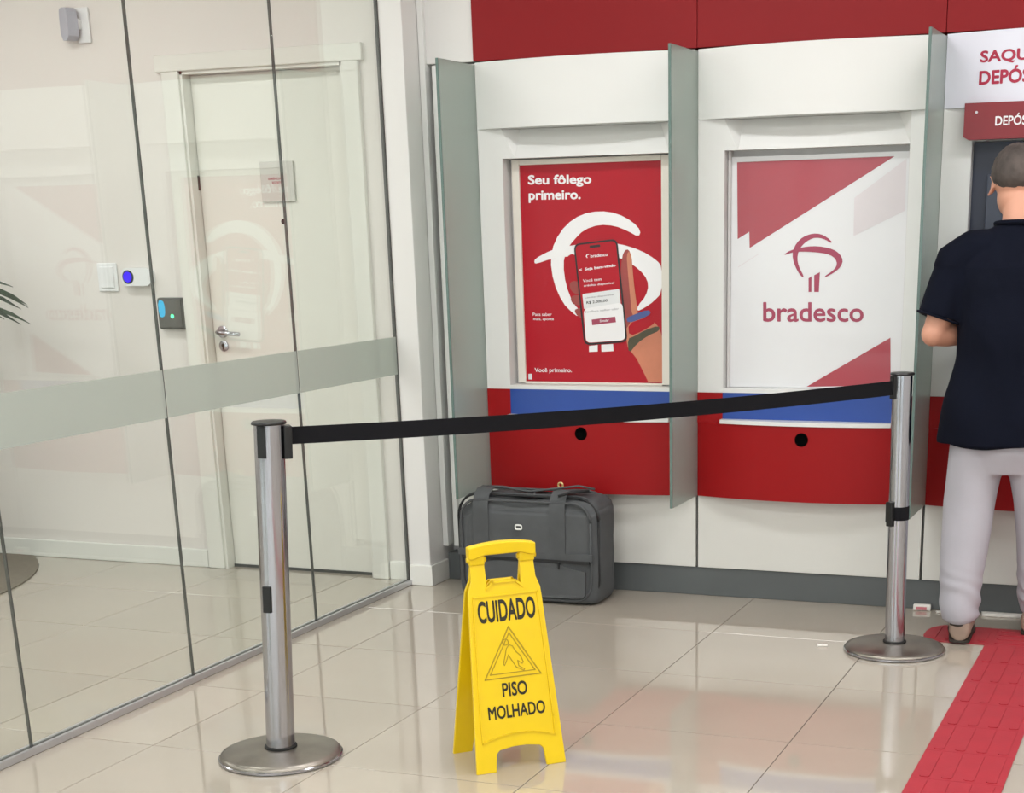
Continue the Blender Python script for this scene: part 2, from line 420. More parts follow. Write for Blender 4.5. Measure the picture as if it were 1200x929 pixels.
obj('door_strike', B(DX0 + .004, DX0 + .014, LY - .012, LY + .012, 1.63, 1.69, bev=.001), M['gasket'], d)
obj('threshold_seal', B(DX0 + .012, DX1 - .012, LY - .006, LY + .03, 0.0002, 0.012), M['gasket'], d)

# ---- sign on the door: translucent acrylic plate
M['acryl'] = mat('grey_acrylic', (203, 199, 194), 0.2, var=0.02, scale=3)
s = thing('door_sign', 'square grey acrylic plate with two small printed lines on the white door', 'sign', (-0.87, LY, 1.66))
obj('plate', B(-.082, .078, -.012, -.004, -.085, .075, bev=.003), M['acryl'], s)
obj('plate_back', B(-.06, .06, -.004, -.0002, -.06, .06), M['devgrey'], s)
for n, (a, b, c, e) in enumerate(((-.045, .002, .018, .014), (-.026, -.014, .022, -.004))):
    text('lettering', ('GERÊNCIA', 'RESTRITO')[n], M['txtred'], s, (a, b, c, e), lambda a, b, l: (a, -.012 - l, b), bold=.01)

# ================================================================== GLASS PARTITION
g = thing('glass_partition', 'frameless clear glass wall with a frosted band, beside the steel post', 'glass wall', (-0.3, 0, 0))
seams = [1.038, 0.262, -0.557, -1.376, -2.195, -3.014, -3.833, -4.652, -5.471, -6.29]
for a, b in zip(seams, seams[1:]):
    p = obj('glass_pane', B(-.005, .005, b + .002, a - .002, .018, 2.88), M['glass'], g)
    q = obj('frosted_band', B(.0054, .006, b + .004, a - .004, .886, 1.037), M['band'], p)
    obj('pane_joint', B(-.0052, .0052, b - .0018, b + .0018, .018, 2.88), M['gasket'], g)
obj('end_seal', B(-.007, .007, 1.034, 1.042, .018, 2.88), M['gasket'], g)
for a in (.007, -.020): obj('floor_channel', B(a, a + .013, -6.3, 1.036, .0005, .022, bev=.002), M['alu'], g)
obj('channel_gasket', B(-.007, .007, -6.3, 1.036, .0005, .019), M['gasket'], g)
obj('head_channel', B(-.02, .02, -6.3, 1.036, 2.87, CEIL), M['alu'], g)

# ================================================================== CASH MACHINE BAYS
BW = 0.902; BH = BW / 2
def bow(x, amp=0.065): return amp * max(0.0, 1 - (x / BH) ** 2)
Y0 = 1.172
def bowed(bm, x0, x1, z0, z1, yb, amp=.065, n=24, off=0.0):
    xs_ = [x0 + (x1 - x0) * i / n for i in range(n + 1)]
    pts = [(x, -bow(x, amp) - off) for x in xs_] + [(x1, yb), (x0, yb)]
    return prism(bm, pts, z1 - z0, lambda a, b, c: (a, b, z0 + c))
OX = 0.348      # half width of the opening
def bay(cx, label, header='white', third=False):
    t = thing('cash_machine_bay', label, 'cash machine bay', (cx, Y0, 0), group=None)
    yb = .095
    o = obj('canopy', bowed(bmesh.new(), -BH, BH, 1.823, 2.066, yb), M[header], t)
    bm = bmesh.new()
    for s_ in (-1, 1): box(bm, min(s_ * BH, s_ * OX), max(s_ * BH, s_ * OX), 0, yb, .822, 1.8225)
    box(bm, -OX, OX, .0, yb, .822, .838)
    obj('surround', bm, M['white'], t)
    # sloping soffit band with its cheek facets
    bm = bmesh.new(); D = .060; k = .055
    v = [bm.verts.new(p) for p in ((-OX, 0, 1.822), (-OX + k, D, 1.822), (OX - k, D, 1.822), (OX, 0, 1.822), (OX, 0, 1.712), (OX - k, 0.0, 1.712), (-OX + k, 0.0, 1.712), (-OX, 0, 1.712), (-OX, yb, 1.712), (OX, yb, 1.712), (-OX, yb, 1.822), (OX, yb, 1.822))]
    for f in ((0, 1, 6, 7), (1, 2, 5, 6), (2, 3, 4, 5), (7, 6, 5, 4, 9, 8), (0, 10, 11, 3, 2, 1), (8, 9, 11, 10), (0, 7, 8, 10), (3, 11, 9, 4)):
        bm.faces.new([v[i] for i in f])
    obj('soffit_band', bm, M['white'], t)
    obj('recess_back', B(-OX, OX, .078, .092, .838, 1.712), M['reveal'], t)
    for s_ in (-1, 1): obj('recess_lining', B(min(s_ * OX, s_ * (OX - .0015)), max(s_ * OX, s_ * (OX - .0015)), .001, .078, .838, 1.712), M['reveal'], t)
    # writing shelf: blue band, white lip, red apron
    for s_ in (-1, 1):
        a, b = sorted((s_ * BH, s_ * OX)); obj('red_cheek', B(a, b, -.004, yb, .7055, .8215), M['red'], t)
    obj('blue_band', B(-OX, OX, .0, yb, .7205, .8215), M['blue'], t)
    obj('shelf_lip', bowed(bmesh.new(), -OX - .003, OX + .003, .7055, .7205, yb, .065, off=.006), M['white'], t)
    ap = obj('red_apron', bowed(bmesh.new(), -BH, BH, .413, .7053, yb, .065), M['red'], t)
    bm = bmesh.new()
    lathe(bm, [(.026, 0), (.026, .004), (.022, .0055), (.020, .0025)], 28)
    for v_ in bm.verts: v_.co = Vector((-.012 + v_.co.x, -bow(-.012) - v_.co.z + .0015, .655 + v_.co.y))
    obj('cable_grommet', bm, M['hole'], ap, True)
    obj('lower_panel', B(-BH - .001, BH + .001, .010, yb, .118, .4125, bev=.002), M['ivory'], t)
    return t
CX = [0.500, 1.414, 2.328]
b1 = bay(CX[0], 'white and red bay framing the red telephone poster, behind the suitcase')
b2 = bay(CX[1], 'middle white and red bay holding the white board with the red tree emblem')
b3 = bay(CX[2], 'bay in use with lilac header and navy machine, in front of the man', 'lilac', True)
# third bay: real machine in the opening
front = lambda x, amp=.065: -bow(x, amp)
def hdr(body, a0, b0, a1, b1):
    text('header_lettering', body, M['txtred'], b3, (a0, b0, a1, b1), lambda a, b, l: (a, -bow(a) - .0006 - l, b), bold=.034)
hdr('SAQUE', -.330, 1.958, -.128, 2.003)
hdr('DEPÓSITO', -.330, 1.893, -.055, 1.950)
bm = bmesh.new(); prism(bm, [(-OX - .022, 1.724), (-OX - .004, 1.714), (OX + .004, 1.714), (OX + .022, 1.724), (OX + .022, 1.834), (-OX - .022, 1.834)], .050, lambda a, b, c: (a, -.062 + c, b))
sg = obj('lit_sign', bm, M['signred'], b3)
text('sign_lettering', 'DEPÓSITO', M['postwhite'], sg, (-.262, 1.757, -.095, 1.796), lambda a, b, l: (a, -.0625 - l, b), bold=.02)
obj('sign_screw', hz(lathe(bmesh.new(), [(.005, 0), (.004, .002)], 10), -OX + .02, 1.803, -.0622), M['alu'], sg)
bm = bmesh.new()
box(bm, -OX + .002, OX - .002, .05, .077, .84, 1.71)
mach = obj('machine_body', bm, M['navy'], b3)
obj('inner_fascia', B(-OX + .055, OX - .055, .035, .05, 1.22, 1.60, bev=.004), M['navy2'], mach)
obj('monitor', B(-OX + .12, OX - .12, .028, .036, 1.27, 1.55, bev=.003), M['screen'], mach)
obj('camera_strip', B(-.12, .2, .03, .05, 1.63, 1.70, bev=.004), M['screen'], mach)
bm = bmesh.new(); prism(bm, [(.05, .86), (-.06, .93), (-.06, .99), (.05, 1.06)], OX * 2 - .03, lambda a, b, c: (-OX + .015 + c, a, b))
obj('keyboard_shelf', bm, M['navy2'], mach)
obj('card_slot', B(.12, .22, .03, .05, 1.13, 1.17, bev=.004), M['led_green'], mach)
for r in range(4):
    for c in range(4): 
        x = -.09 + c * .04; z = 1.035 - r * .012
        obj('key', B(x, x + .03, -.055 + (3 - r) * 0.022 - .002, -.055 + (3 - r) * .022 + .014, 1.0 + (3 - r) * .0135, 1.008 + (3 - r) * .0135), M['steel'], mach)
obj('cash_slot', B(-.20, .12, .03, .05, 1.09, 1.11), M['black'], mach)

# ---- frosted glass dividers
def divider(x, label):
    t = thing('glass_divider', label, 'glass divider', (x, .85, .413))
    p = obj('frosted_pane', B(-.005, .005, .003, .345, 0, 1.645), M['frost'], t)
    obj('polished_edge', B(-.0052, .0052, 0, .003, 0, 1.645), M['edge'], t)
    obj('wall_profile', B(-.003, .003, .345, .40, -.30, 1.645), M['gasket'], t)
    return t
divider(.0425, 'greenish frosted glass divider left of the telephone poster, above the suitcase')
divider(.957, 'greenish frosted glass divider between the telephone poster and the white board')
divider(1.871, 'greenish frosted glass divider between the white board and the man')
divider(2.785, 'frosted glass divider beyond the right edge of the bay the man uses')

# ================================================================== POSTER 1
PY = Y0 + .062
p = thing('poster', 'red advertising poster with a hand holding a telephone, in the left bay', 'poster', (0, PY, 0))
bm = bmesh.new()
for a in ((.168, .200, .842, 1.708), (.797, .846, .842, 1.708), (.200, .797, 1.688, 1.708), (.200, .797, .8385, .848)):
    obj('frame_bar', B(a[0], a[1], -.010, .014, a[2], a[3], bev=.002), M['frame'], p)
sheet = obj('printed_sheet', B(.199, .798, 0, .006, .846, 1.690), M['postred'], p)
PM = quad_map([(60, 42), (612, 27), (617, 898), (80, 893)], [(.199, 1.690), (.798, 1.690), (.798, .846), (.199, .846)])
def smoothpoly(pts, it=1, closed=True):
    for _ in range(it):
        q = []
        n = len(pts)
        for i in range(n):
            a, b = pts[i], pts[(i + 1) % n]
            q += [(a[0] * .75 + b[0] * .25, a[1] * .75 + b[1] * .25), (a[0] * .25 + b[0] * .75, a[1] * .25 + b[1] * .75)]
        pts = q
    return pts
def clipx(pts, lim): return [(min(a, lim), b) for a, b in pts]
def pprint(name, pts, m, layer, parent=None, it=0, MP=PM, par=None, base=0.0):
    pts = smoothpoly(pts, it)
    q = [MP(a, b) for a, b in pts]
    return obj(name, prism(bmesh.new(), q, .0004, lambda a, b, c: (a, base - .0004 * layer - c, b)), m, parent)
W_ = M['postwhite']
def ptext(name, body, m, parent, x0, y0, x1, y1, layer, bold=0.0, skew=0.0, MP=PM):
    # x0,y0 lower left; x1,y1 upper right in artwork units
    text(name, body, m, parent, (x0, y0, x1, y1), lambda a, b, l: (MP(a, b + skew * (a - x0))[0], -.0004 * layer - l, MP(a, b + skew * (a - x0))[1]), bold=bold, thick=.0004)
ptext('headline', 'Seu fôlego', W_, sheet, 93, 130, 340, 82, 1, .03, -.01)
ptext('headline', 'primeiro.', W_, sheet, 95, 190, 298, 143, 1, .03, -.01)
pprint('white_emblem', [(285, 635), (262, 618), (225, 580), (190, 500), (178, 410), (195, 340), (240, 275), (300, 235), (370, 222), (440, 232), (500, 265), (531, 300), (522, 324), (480, 300), (430, 280), (370, 275), (310, 295), (270, 335), (240, 375), (228, 430), (238, 510), (265, 580), (302, 622)], W_, 1, sheet, 1)
pprint('white_emblem', [(115, 424), (118, 408), (160, 385), (190, 372), (280, 352), (380, 343), (450, 350), (530, 375), (590, 412), (613, 440), (613, 540), (580, 575), (545, 600), (515, 614), (520, 590), (550, 555), (562, 510), (545, 470), (500, 430), (440, 400), (360, 392), (250, 398), (180, 408), (125, 427)], W_, 2, sheet, 1)
pprint('white_emblem', [(328, 750), (362, 746), (362, 772), (328, 774)], W_, 1, sheet)
pprint('white_emblem', [(376, 745), (422, 742), (424, 770), (377, 773)], W_, 1, sheet)
# hand behind and beside the phone
for a in ([(244, 400), (262, 388), (280, 395), (284, 480), (262, 470), (246, 450)], ):
    pprint('printed_card', a, M['postred'], 3, sheet, 1)
for a in ([(250, 505), (272, 492), (300, 505), (312, 535), (290, 548), (262, 540)], [(255, 560), (275, 548), (305, 556), (312, 585), (290, 592), (264, 585)], [(268, 610), (290, 600), (312, 610), (314, 640), (290, 640)], [(295, 640), (318, 635), (322, 680), (305, 680)]):
    pprint('printed_fingers', a, M['printskin2'], 3, sheet, 2)
pprint('printed_hand', [(452, 470), (458, 400), (470, 374), (484, 372), (494, 395), (498, 450), (505, 520), (512, 580), (520, 640), (500, 700), (470, 690), (460, 600)], M['printskin2'], 3, sheet, 1)
pprint('printed_hand', [(476, 395), (486, 376), (496, 400), (499, 450), (506, 520), (514, 580), (522, 640), (498, 640), (488, 540), (480, 450)], M['printskin'], 4, sheet, 1)
pprint('printed_wrist', [(470, 690), (500, 640), (570, 640), (604, 680), (615, 720), (616, 890), (560, 892), (545, 860), (515, 800), (480, 755)], M['printskin'], 4, sheet)
pprint('printed_bracelet', [(474, 640), (500, 628), (560, 605), (572, 622), (540, 640), (482, 660)], M['printblue'], 6, sheet, 1)
pprint('printed_bracelet', [(482, 662), (540, 640), (580, 632), (592, 655), (540, 690), (486, 712)], M['postred'], 5, sheet, 1)
pprint('printed_bracelet', [(480, 720), (505, 712), (545, 688), (600, 668), (606, 688), (560, 708), (515, 740), (484, 782)], M['printolive'], 6, sheet, 1)
def rrect(q, r=.12, n=4):
    """rounded quadrilateral"""
    out = []
    for i in range(4):
        a, b, c = q[i - 1], q[i], q[(i + 1) % 4]
        la = math.dist(a, b); lb = math.dist(b, c); R_ = r
        s_ = (b[0] + (a[0] - b[0]) * R_ / la, b[1] + (a[1] - b[1]) * R_ / la); e_ = (b[0] + (c[0] - b[0]) * R_ / lb, b[1] + (c[1] - b[1]) * R_ / lb)
        for k in range(n + 1):
            u = k / n; out.append(((1 - u) ** 2 * s_[0] + 2 * u * (1 - u) * b[0] + u * u * e_[0], (1 - u) ** 2 * s_[1] + 2 * u * (1 - u) * b[1] + u * u * e_[1]))
    return out
pprint('printed_phone', rrect([(270, 350), (440, 330), (480, 734), (310, 748)], 26), M['phone'], 7, sheet)
pprint('printed_phone_screen', rrect([(277, 356), (434, 338), (472, 728), (316, 740)], 20), M['postred'], 8, sheet)
pprint('printed_phone_screen', rrect([(304, 546), (448, 526), (454, 590), (310, 606)], 6), M['board'], 9, sheet)
pprint('printed_phone_screen', rrect([(308, 604), (460, 578), (472, 726), (318, 738)], 20), W_, 10, sheet)
pprint('printed_phone_screen', rrect([(332, 357), (374, 352), (375, 362), (333, 366)], 4), M['phone'], 9, sheet)
pprint('printed_button', [(340, 646), (432, 634), (435, 656), (342, 668)], M['logo'], 11, sheet)
ptext('printed_phone_text', 'bradesco', W_, sheet, 336, 404, 404, 391, 9, .03, -.1)
pprint('printed_phone_text', [(318, 398), (322, 390), (330, 389), (331, 392), (324, 393), (322, 400), (326, 404), (322, 405)], W_, 9, sheet)
ptext('printed_phone_text', '<  Seja bem-vindo', W_, sheet, 292, 460, 434, 446, 9, .03, -.13)
ptext('printed_phone_text', 'Você tem', W_, sheet, 306, 500, 378, 489, 9, .01, -.1)
ptext('printed_phone_text', 'crédito disponível', W_, sheet, 310, 520, 428, 509, 9, .01, -.1)
ptext('printed_phone_text', 'Limite disponível', M['printgrey'], sheet, 314, 566, 428, 558, 10, .01, -.12)
ptext('printed_phone_text', 'R$ 2.000,00', M['phone'], sheet, 320, 587, 402, 575, 10, .02, -.12)
ptext('printed_phone_text', 'Escolha o melhor valor', M['printgrey'], sheet, 314, 620, 446, 612, 11, .0, -.1)
ptext('printed_phone_text', 'Simular', W_, sheet, 372, 656, 408, 647, 12, .02, -.1)
ptext('caption', 'Para saber', W_, sheet, 108, 632, 182, 620, 1, .01)
ptext('caption', 'mais, aponte', W_, sheet, 110, 652, 190, 640, 1, .01)
ptext('caption', 'Você primeiro.', W_, sheet, 113, 860, 260, 838, 1, .02)
pprint('corner_mark', [(88, 862), (103, 862), (103, 884), (88, 884)], M['board'], 1, sheet)

# ================================================================== BOARD 2
PY2 = Y0 + .056
p = thing('poster', 'white board with a wine-red tree emblem and red corners, in the middle bay', 'poster', (0, PY2, 0))
X0b, X1b = CX[1] - OX + .004, CX[1] + OX - .003
obj('frame_bar', B(X0b, X0b + .010, -.016, .0218, .839, 1.711), M['reveal'], p)
obj('frame_bar', B(X1b - .006, X1b, -.012, .0218, .839, 1.711), M['reveal'], p)
board = obj('board_sheet', B(X0b + .010, X1b - .006, 0, .008, .8395, 1.690), M['board'], p)
# artwork units: photograph-sized drawing of the board
BM = quad_map([(864, 190), (1048, 183), (1043, 396), (851, 454)], [(1.100, 1.672), (1.697, 1.674), (1.708, 1.031), (1.064, .8405)])
sx = X1b - .006
pprint('red_corner', [(864, 190.3), (1048, 183.2), (878.6, 291), (878.2, 272), (864.6, 280.5)], M['boardred'], 1, board, MP=BM)
pprint('red_corner', [(1043, 396), (1043.2, 452), (945, 454)], M['boardred'], 1, board, MP=BM)
pprint('pale_corner', [(1062, 186), (1060, 247), (1000, 277), (1001, 232)], M['boardpink'], 1, board, MP=lambda a, b: (min(BM(a, b)[0], sx), BM(a, b)[1]))
pprint('fold_line', [(865, 313), (890, 297), (890, 298), (865, 314)], M['boardpink'], 1, board, MP=BM)
EM = lambda a, b: BM(880 + a / 6.64, 260 + b / 6.64)
pprint('tree_emblem', [(402, 436), (372, 402), (345, 350), (325, 290), (325, 230), (355, 165), (410, 115), (480, 92), (540, 95), (590, 120), (634, 160), (618, 166), (580, 140), (530, 125), (480, 128), (430, 155), (395, 190), (370, 230), (360, 290), (372, 350), (412, 425)], M['logo'], 2, board, 1, MP=EM)
pprint('tree_emblem', [(260, 262), (268, 248), (310, 222), (400, 200), (480, 190), (560, 195), (640, 215), (690, 250), (716, 300), (700, 350), (650, 395), (578, 434), (574, 424), (630, 388), (665, 350), (668, 310), (640, 272), (590, 250), (520, 240), (440, 234), (370, 234), (315, 242)], M['logo'], 3, board, 1, MP=EM)
pprint('tree_emblem', [(448, 442), (471, 426), (470, 548), (448, 548)], M['logo'], 2, board, MP=EM)
pprint('tree_emblem', [(492, 418), (536, 394), (528, 548), (492, 548)], M['logo'], 2, board, MP=EM)
ptext('board_lettering', 'bradesco', M['logo'], board, 95, 782, 875, 628, 2, .022, MP=EM)

# ================================================================== STANCHIONS
def stanchion(loc, pr, label, lean, H=.955):
    t = thing('barrier_post', label, 'barrier post', loc)
    obj('base', lathe(bmesh.new(), [(.150, .0), (.174, .003), (.176, .010), (.172, .017), (.155, .022), (.10, .028), (.055, .031), (.05, .031)], 64), M['base'], t, True, angle=.9)
    obj('base_rim', lathe(bmesh.new(), [(.1745, .0005), (.1785, .003), (.1785, .0085), (.1745, .0115)], 64, cap=False), M['steel'], t, True, angle=.9)
    P = Matrix.Shear('XY', 4, (lean[0] / H, lean[1] / H))
    def L(bm):
        bmesh.ops.transform(bm, matrix=P, verts=bm.verts); return bm
    obj('collar', L(lathe(bmesh.new(), [(pr + .006, .030), (pr + .006, .036), (pr + .001, .038)], 40)), M['rubber'], t, True, angle=.6)
    prof = []
    bm = bmesh.new(); n = 64
    rings = []
    for z in (.034, .35, .65, H):
        rings.append([((pr - (.0016 if (i % 16) in (0,) else 0)) * math.cos(2 * PI * i / n), (pr - (.0016 if (i % 16) in (0,) else 0)) * math.sin(2 * PI * i / n), z) for i in range(n)])
    loft(bm, rings)
    obj('pole', L(bm), M['steel'], t, True, angle=.7)
    obj('cap', L(lathe(bmesh.new(), [(pr + .001, H), (pr + .006, H + .001), (pr + .007, H + .005), (pr + .004, H + .009), (.01, H + .0115)], 40)), M['black'], t, True, angle=.6)
    return t, L
def facing(bm, ang, pr, w, d, z0, z1, bev=.002):
    b2 = B(-w / 2, w / 2, -pr - d, -pr + .004, z0, z1, bev=bev)
    bmesh.ops.rotate(b2, cent=(0, 0, 0), matrix=Matrix.Rotation(ang, 3, 'Z'), verts=b2.verts)
    me = bpy.data.meshes.new('tmp'); b2.to_mesh(me); b2.free(); bm.from_mesh(me); bpy.data.meshes.remove(me)
    return bm
LB = Vector((0.428, -1.175, 0)); RB = Vector((1.895, 0.535, 0))
bd = (RB - LB).normalized(); bang = math.atan2(bd.x, -bd.y)      # rotation that turns -Y to the belt direction
PL, PR = .041, .0345
t1, L1 = stanchion(LB, PL, 'brushed steel barrier post nearest the camera, left of the yellow sign', (.052, .0))
obj('belt_housing', L1(facing(bmesh.new(), 2.25, PL, .05, .018, .862, .95)), M['black'], t1)
for a in (0.02, -1.9):
    obj('belt_receiver', L1(facing(bmesh.new(), a, PL, .026, .002, .868, .955)), M['black'], t1)
obj('belt_clip', L1(facing(bmesh.new(), 0.02, PL, .026, .006, .44, .515)), M['black'], t1)
t2, L2 = stanchion(RB, PR, 'steel barrier post beside the man, standing before the middle bay', (-.012, 0), H=.955)
obj('belt_receiver', L2(facing(bmesh.new(), bang + PI, PR, .022, .010, .878, .955)), M['black'], t2)
obj('belt_receiver', L2(facing(bmesh.new(), bang + PI / 2, PR, .02, .002, .885, .950)), M['black'], t2)
obj('clip_block', L2(facing(bmesh.new(), bang + PI + .15, PR, .024, .014, .448, .532)), M['black'], t2)
obj('clip_block', L2(facing(bmesh.new(), bang + PI - 1.0, PR, .014, .010, .455, .525)), M['black'], t2)
bm = bmesh.new()
n = 22; a0 = -2.35; a1 = .35; rings = []
for i in range(n + 1):
    a = a0 + (a1 - a0) * i / n; rr = PR + .0025
    rings.append([(r_ * math.cos(a), r_ * math.sin(a), z) for r_, z in ((PR - .001, .468), (rr, .468), (rr, .514), (PR - .001, .514))])
loft(bm, rings)
obj('belt_tape', L2(bm), M['belt'], t2)
# the belt, pulled out of the left post
s0 = bd * (PL + .012) + Vector((.050, 0, 0)); e0 = (RB - LB) - bd * (PR + .006) + Vector((-.011, 0, 0))
rings = []
side = Vector((-bd.y, bd.x, 0)) * .0011
N_ = 40
for i in range(N_ + 1):
    u = i / N_; pz = .921 + (.915 - .921) * u - .060 * u * (1 - u); h = .0235
    c = s0.lerp(e0, u); tw = .002 * math.sin(u * 9)
    up = Vector((side.x * 0, 0, 1)) * h + side.normalized() * tw
    c.z = pz
    rings.append([c - side - up, c + side - up, c + side + up, c - side + up])
obj('belt', loft(bmesh.new(), rings), M['belt'], t1)
obj('belt_end', B(-.004, .004, -.0045, .0045, -.029, .029, bev=.001), M['black'], t1).location = tuple(e0 + Vector((0, 0, .915)))

# ================================================================== WET FLOOR SIGN
ang = math.atan2(.186, .193)
sgn = thing('wet_floor_sign', 'yellow plastic folding wet-floor sign reading CUIDADO, before the suitcase', 'floor sign', (1.066, -.979, 0), ang)
# local: x along the board, -y towards the reader
TILT = math.atan2(.111, .60)
def board_map(front):
    s_ = -1 if front else 1
    ca, sa = math.cos(TILT), math.sin(TILT)
    # (a across, v along the board from the foot, c outwards)
    return lambda a, v, c: (a, s_ * (.111 - v * sa + c * ca), v * ca + c * sa)
LV = .600
def outline():
    hw = lambda v: .134 - .030 * v / .52 if v < .52 else .1035
    R_ = []
    R_ += [(-.134, 0), (-.076, 0), (-.070, .050), (-.060, .060), (-.02, .066), (.02, .066), (.060, .060), (.070, .050), (.076, 0), (.134, 0)]
    R_ += [(.108, .48), (.106, .505), (.095, .535), (.092, .60)]
    # handle hole (opened at the top, closed by the hinge bar)
    R_ += [(.052, .60), (.050, .515), (.040, .520), (.030, .532), (-.030, .532), (-.040, .520), (-.050, .515), (-.052, .60)]
    R_ += [(-.092, .60), (-.095, .535), (-.106, .505), (-.108, .48)]
    return R_
for front in (True, False):
    mp = board_map(front)
    bm = prism(bmesh.new(), outline(), -.010, mp)
    bd_ = obj('front_board' if front else 'rear_board', bm, M['yellow'], sgn)
    md = bd_.modifiers.new('soft_edges', 'BEVEL'); md.width = .002; md.segments = 2; md.limit_method = 'ANGLE'
    # raised border frame
    outer = [(-.118, .075), (-.118, .075)]
    def strip(bm, pts, wd, h, closed=False):
        n_ = len(pts); rng = range(n_ if closed else n_ - 1)
        for i in rng:
            a, b = Vector(pts[i]), Vector(pts[(i + 1) % n_]); dd = (b - a).normalized(); nn = Vector((-dd.y, dd.x)) * wd / 2
            prism(bm, [tuple(a - nn - dd * wd / 2), tuple(a + nn - dd * wd / 2), tuple(b + nn + dd * wd / 2), tuple(b - nn + dd * wd / 2)], h, mp)
        return bm
    arc = [(-.108 + .216 * i / 10, .085 + .020 * (1 - ((i - 5) / 5) ** 2)) for i in range(11)]
    ring = arc + [(.108, .14), (.094, .492), (-.094, .492), (-.108, .14)]
    obj('border_rib', strip(bmesh.new(), ring, .0045, .0035, True), M['yellow'], bd_)
    obj('grip_rib', strip(bmesh.new(), [(-.052, .512), (-.034, .528), (.034, .528), (.052, .512)], .006, .004), M['yellow'], bd_)
    if True:
        s_ = 1 if front else -1
        mpt = lambda a, v, l: mp(a * s_, v, .0002 + l)
        text('lettering', 'CUIDADO', M['ink'], bd_, (-.085, .418, .085, .480), mpt, bold=.036, thick=.0008)
        text('lettering', 'PISO', M['ink'], bd_, (-.036, .208, .038, .248), mpt, bold=.030, thick=.0008)
        text('lettering', 'MOLHADO', M['ink'], bd_, (-.084, .148, .086, .186), mpt, bold=.030, thick=.0008)
        bm = bmesh.new()
        tri = lambda k, dz=0: [(-.083 * k, .262 + dz), (.083 * k, .262 + dz), (.0, .402 - dz * 1.4)]
        strip(bm, tri(1), .0034, .0014, True); strip(bm, tri(.80, .012), .0028, .0012, True)
        # falling figure, outlined
        fig = [(-.004, .352), (.006, .348), (.016, .330), (.028, .318), (.034, .300), (.030, .296), (.018, .306), (.020, .290), (.036, .280), (.033, .276), (.012, .288), (.004, .302), (-.008, .324), (-.016, .306), (-.022, .296), (-.025, .300), (-.018, .322), (-.012, .342)]
        if front: strip(bm, fig, .0023, .0012, True)
        else: strip(bm, [(-a, b) for a, b in fig], .0023, .0012, True)
        hd = [(-.013 + .0085 * math.cos(k * PI / 5), .360 + .0085 * math.sin(k * PI / 5)) for k in range(10)]
        strip(bm, hd, .0023, .0012, True)
        obj('warning_triangle', bm, M['yel_mark'], bd_)
ztop = LV * math.cos(TILT)
yt = .111 - LV * math.sin(TILT)
for s_ in (-1, 1): obj('hinge_block', B(min(s_ * .050, s_ * .096), max(s_ * .050, s_ * .096), -yt - .008, yt + .008, ztop - .022, ztop + .008, bev=.006, seg=3), M['yellow'], sgn)
bm = bmesh.new()
prof = []
for i in range(17):
    u = -1 + i / 8; prof.append((u * .098, ztop + .030 + .010 * (1 - u * u)))
pts = prof + [(.098, ztop - .002), (.086, ztop - .004), (.052, ztop + .006), (-.052, ztop + .006), (-.086, ztop - .004), (-.098, ztop - .002)]
prism(bm, pts, .030, lambda a, b, c: (a, -.015 + c, b))
h_ = obj('handle', bm, M['yellow'], sgn); md = h_.modifiers.new('soft_edges', 'BEVEL'); md.width = .004; md.segments = 3; md.limit_method = 'ANGLE'
for s_ in (-1, 1):
    bm = bmesh.new(); tube(bm, [(s_ * .046, 0, ztop - .006), (s_ * .101, 0, ztop - .006)], .0075, 14); obj('hinge_pin', bm, M['yellow'], sgn, True)

# ================================================================== SUITCASE
bag = thing('suitcase', 'soft grey fabric suitcase with two straps, on the floor under the poster', 'suitcase', (.333, .975, 0))
def bagring(z, rx, ry, sag=0): return ellring(0, 0, z, rx, ry, 48, 7.0)
bm = bmesh.new()
BD = .118
rings = []
for z, k in ((.004, .93), (.012, .975), (.035, .995), (.12, 1.0), (.22, 1.0), (.32, .995), (.375, .985), (.405, .968), (.428, .93), (.440, .86), (.446, .70), (.447, .4)):
    rings.append([(a, b, z) for a, b, _ in ellring(0, 0, z, .309 - (1 - k) * .30, BD - (1 - k) * .30, 64, 7.5 if k > .6 else 4)])
loft(bm, rings)
bmesh.ops.subdivide_edges(bm, edges=[e for e in bm.edges if e.calc_length() > .03], cuts=2, use_grid_fill=True)
for v in bm.verts:
    c = v.co
    nz = noise.noise(Vector((c.x * 7, c.y * 7, c.z * 7))) * .006 + noise.noise(Vector((c.x * 18, c.y * 18, c.z * 18))) * .002
    if c.z > .38: c.z += nz * 1.5 - .014 * math.exp(-((c.x - .02) / .14) ** 2) - .012 + .008 * math.exp(-((c.x - .14) / .05) ** 2)
    if c.x < -.20 and c.z > .30: c.z -= .042 * min(1, (-.20 - c.x) / .07) * min(1, (c.z - .30) / .1)
    if abs(c.y) > .08: c.y += math.copysign(nz * .8 + .010 * (1 - (c.x / .31) ** 2) * math.sin(min(c.z, .44) / .44 * PI), c.y) if c.z > .02 else 0
    if abs(c.x) > .27 and c.z > .02: c.x += math.copysign(nz, c.x)
obj('body', bm, M['bag'], bag, True)
def fy(x, z): return -(BD + .010 * (1 - (x / .31) ** 2) * math.sin(min(max(z, 0), .44) / .44 * PI))
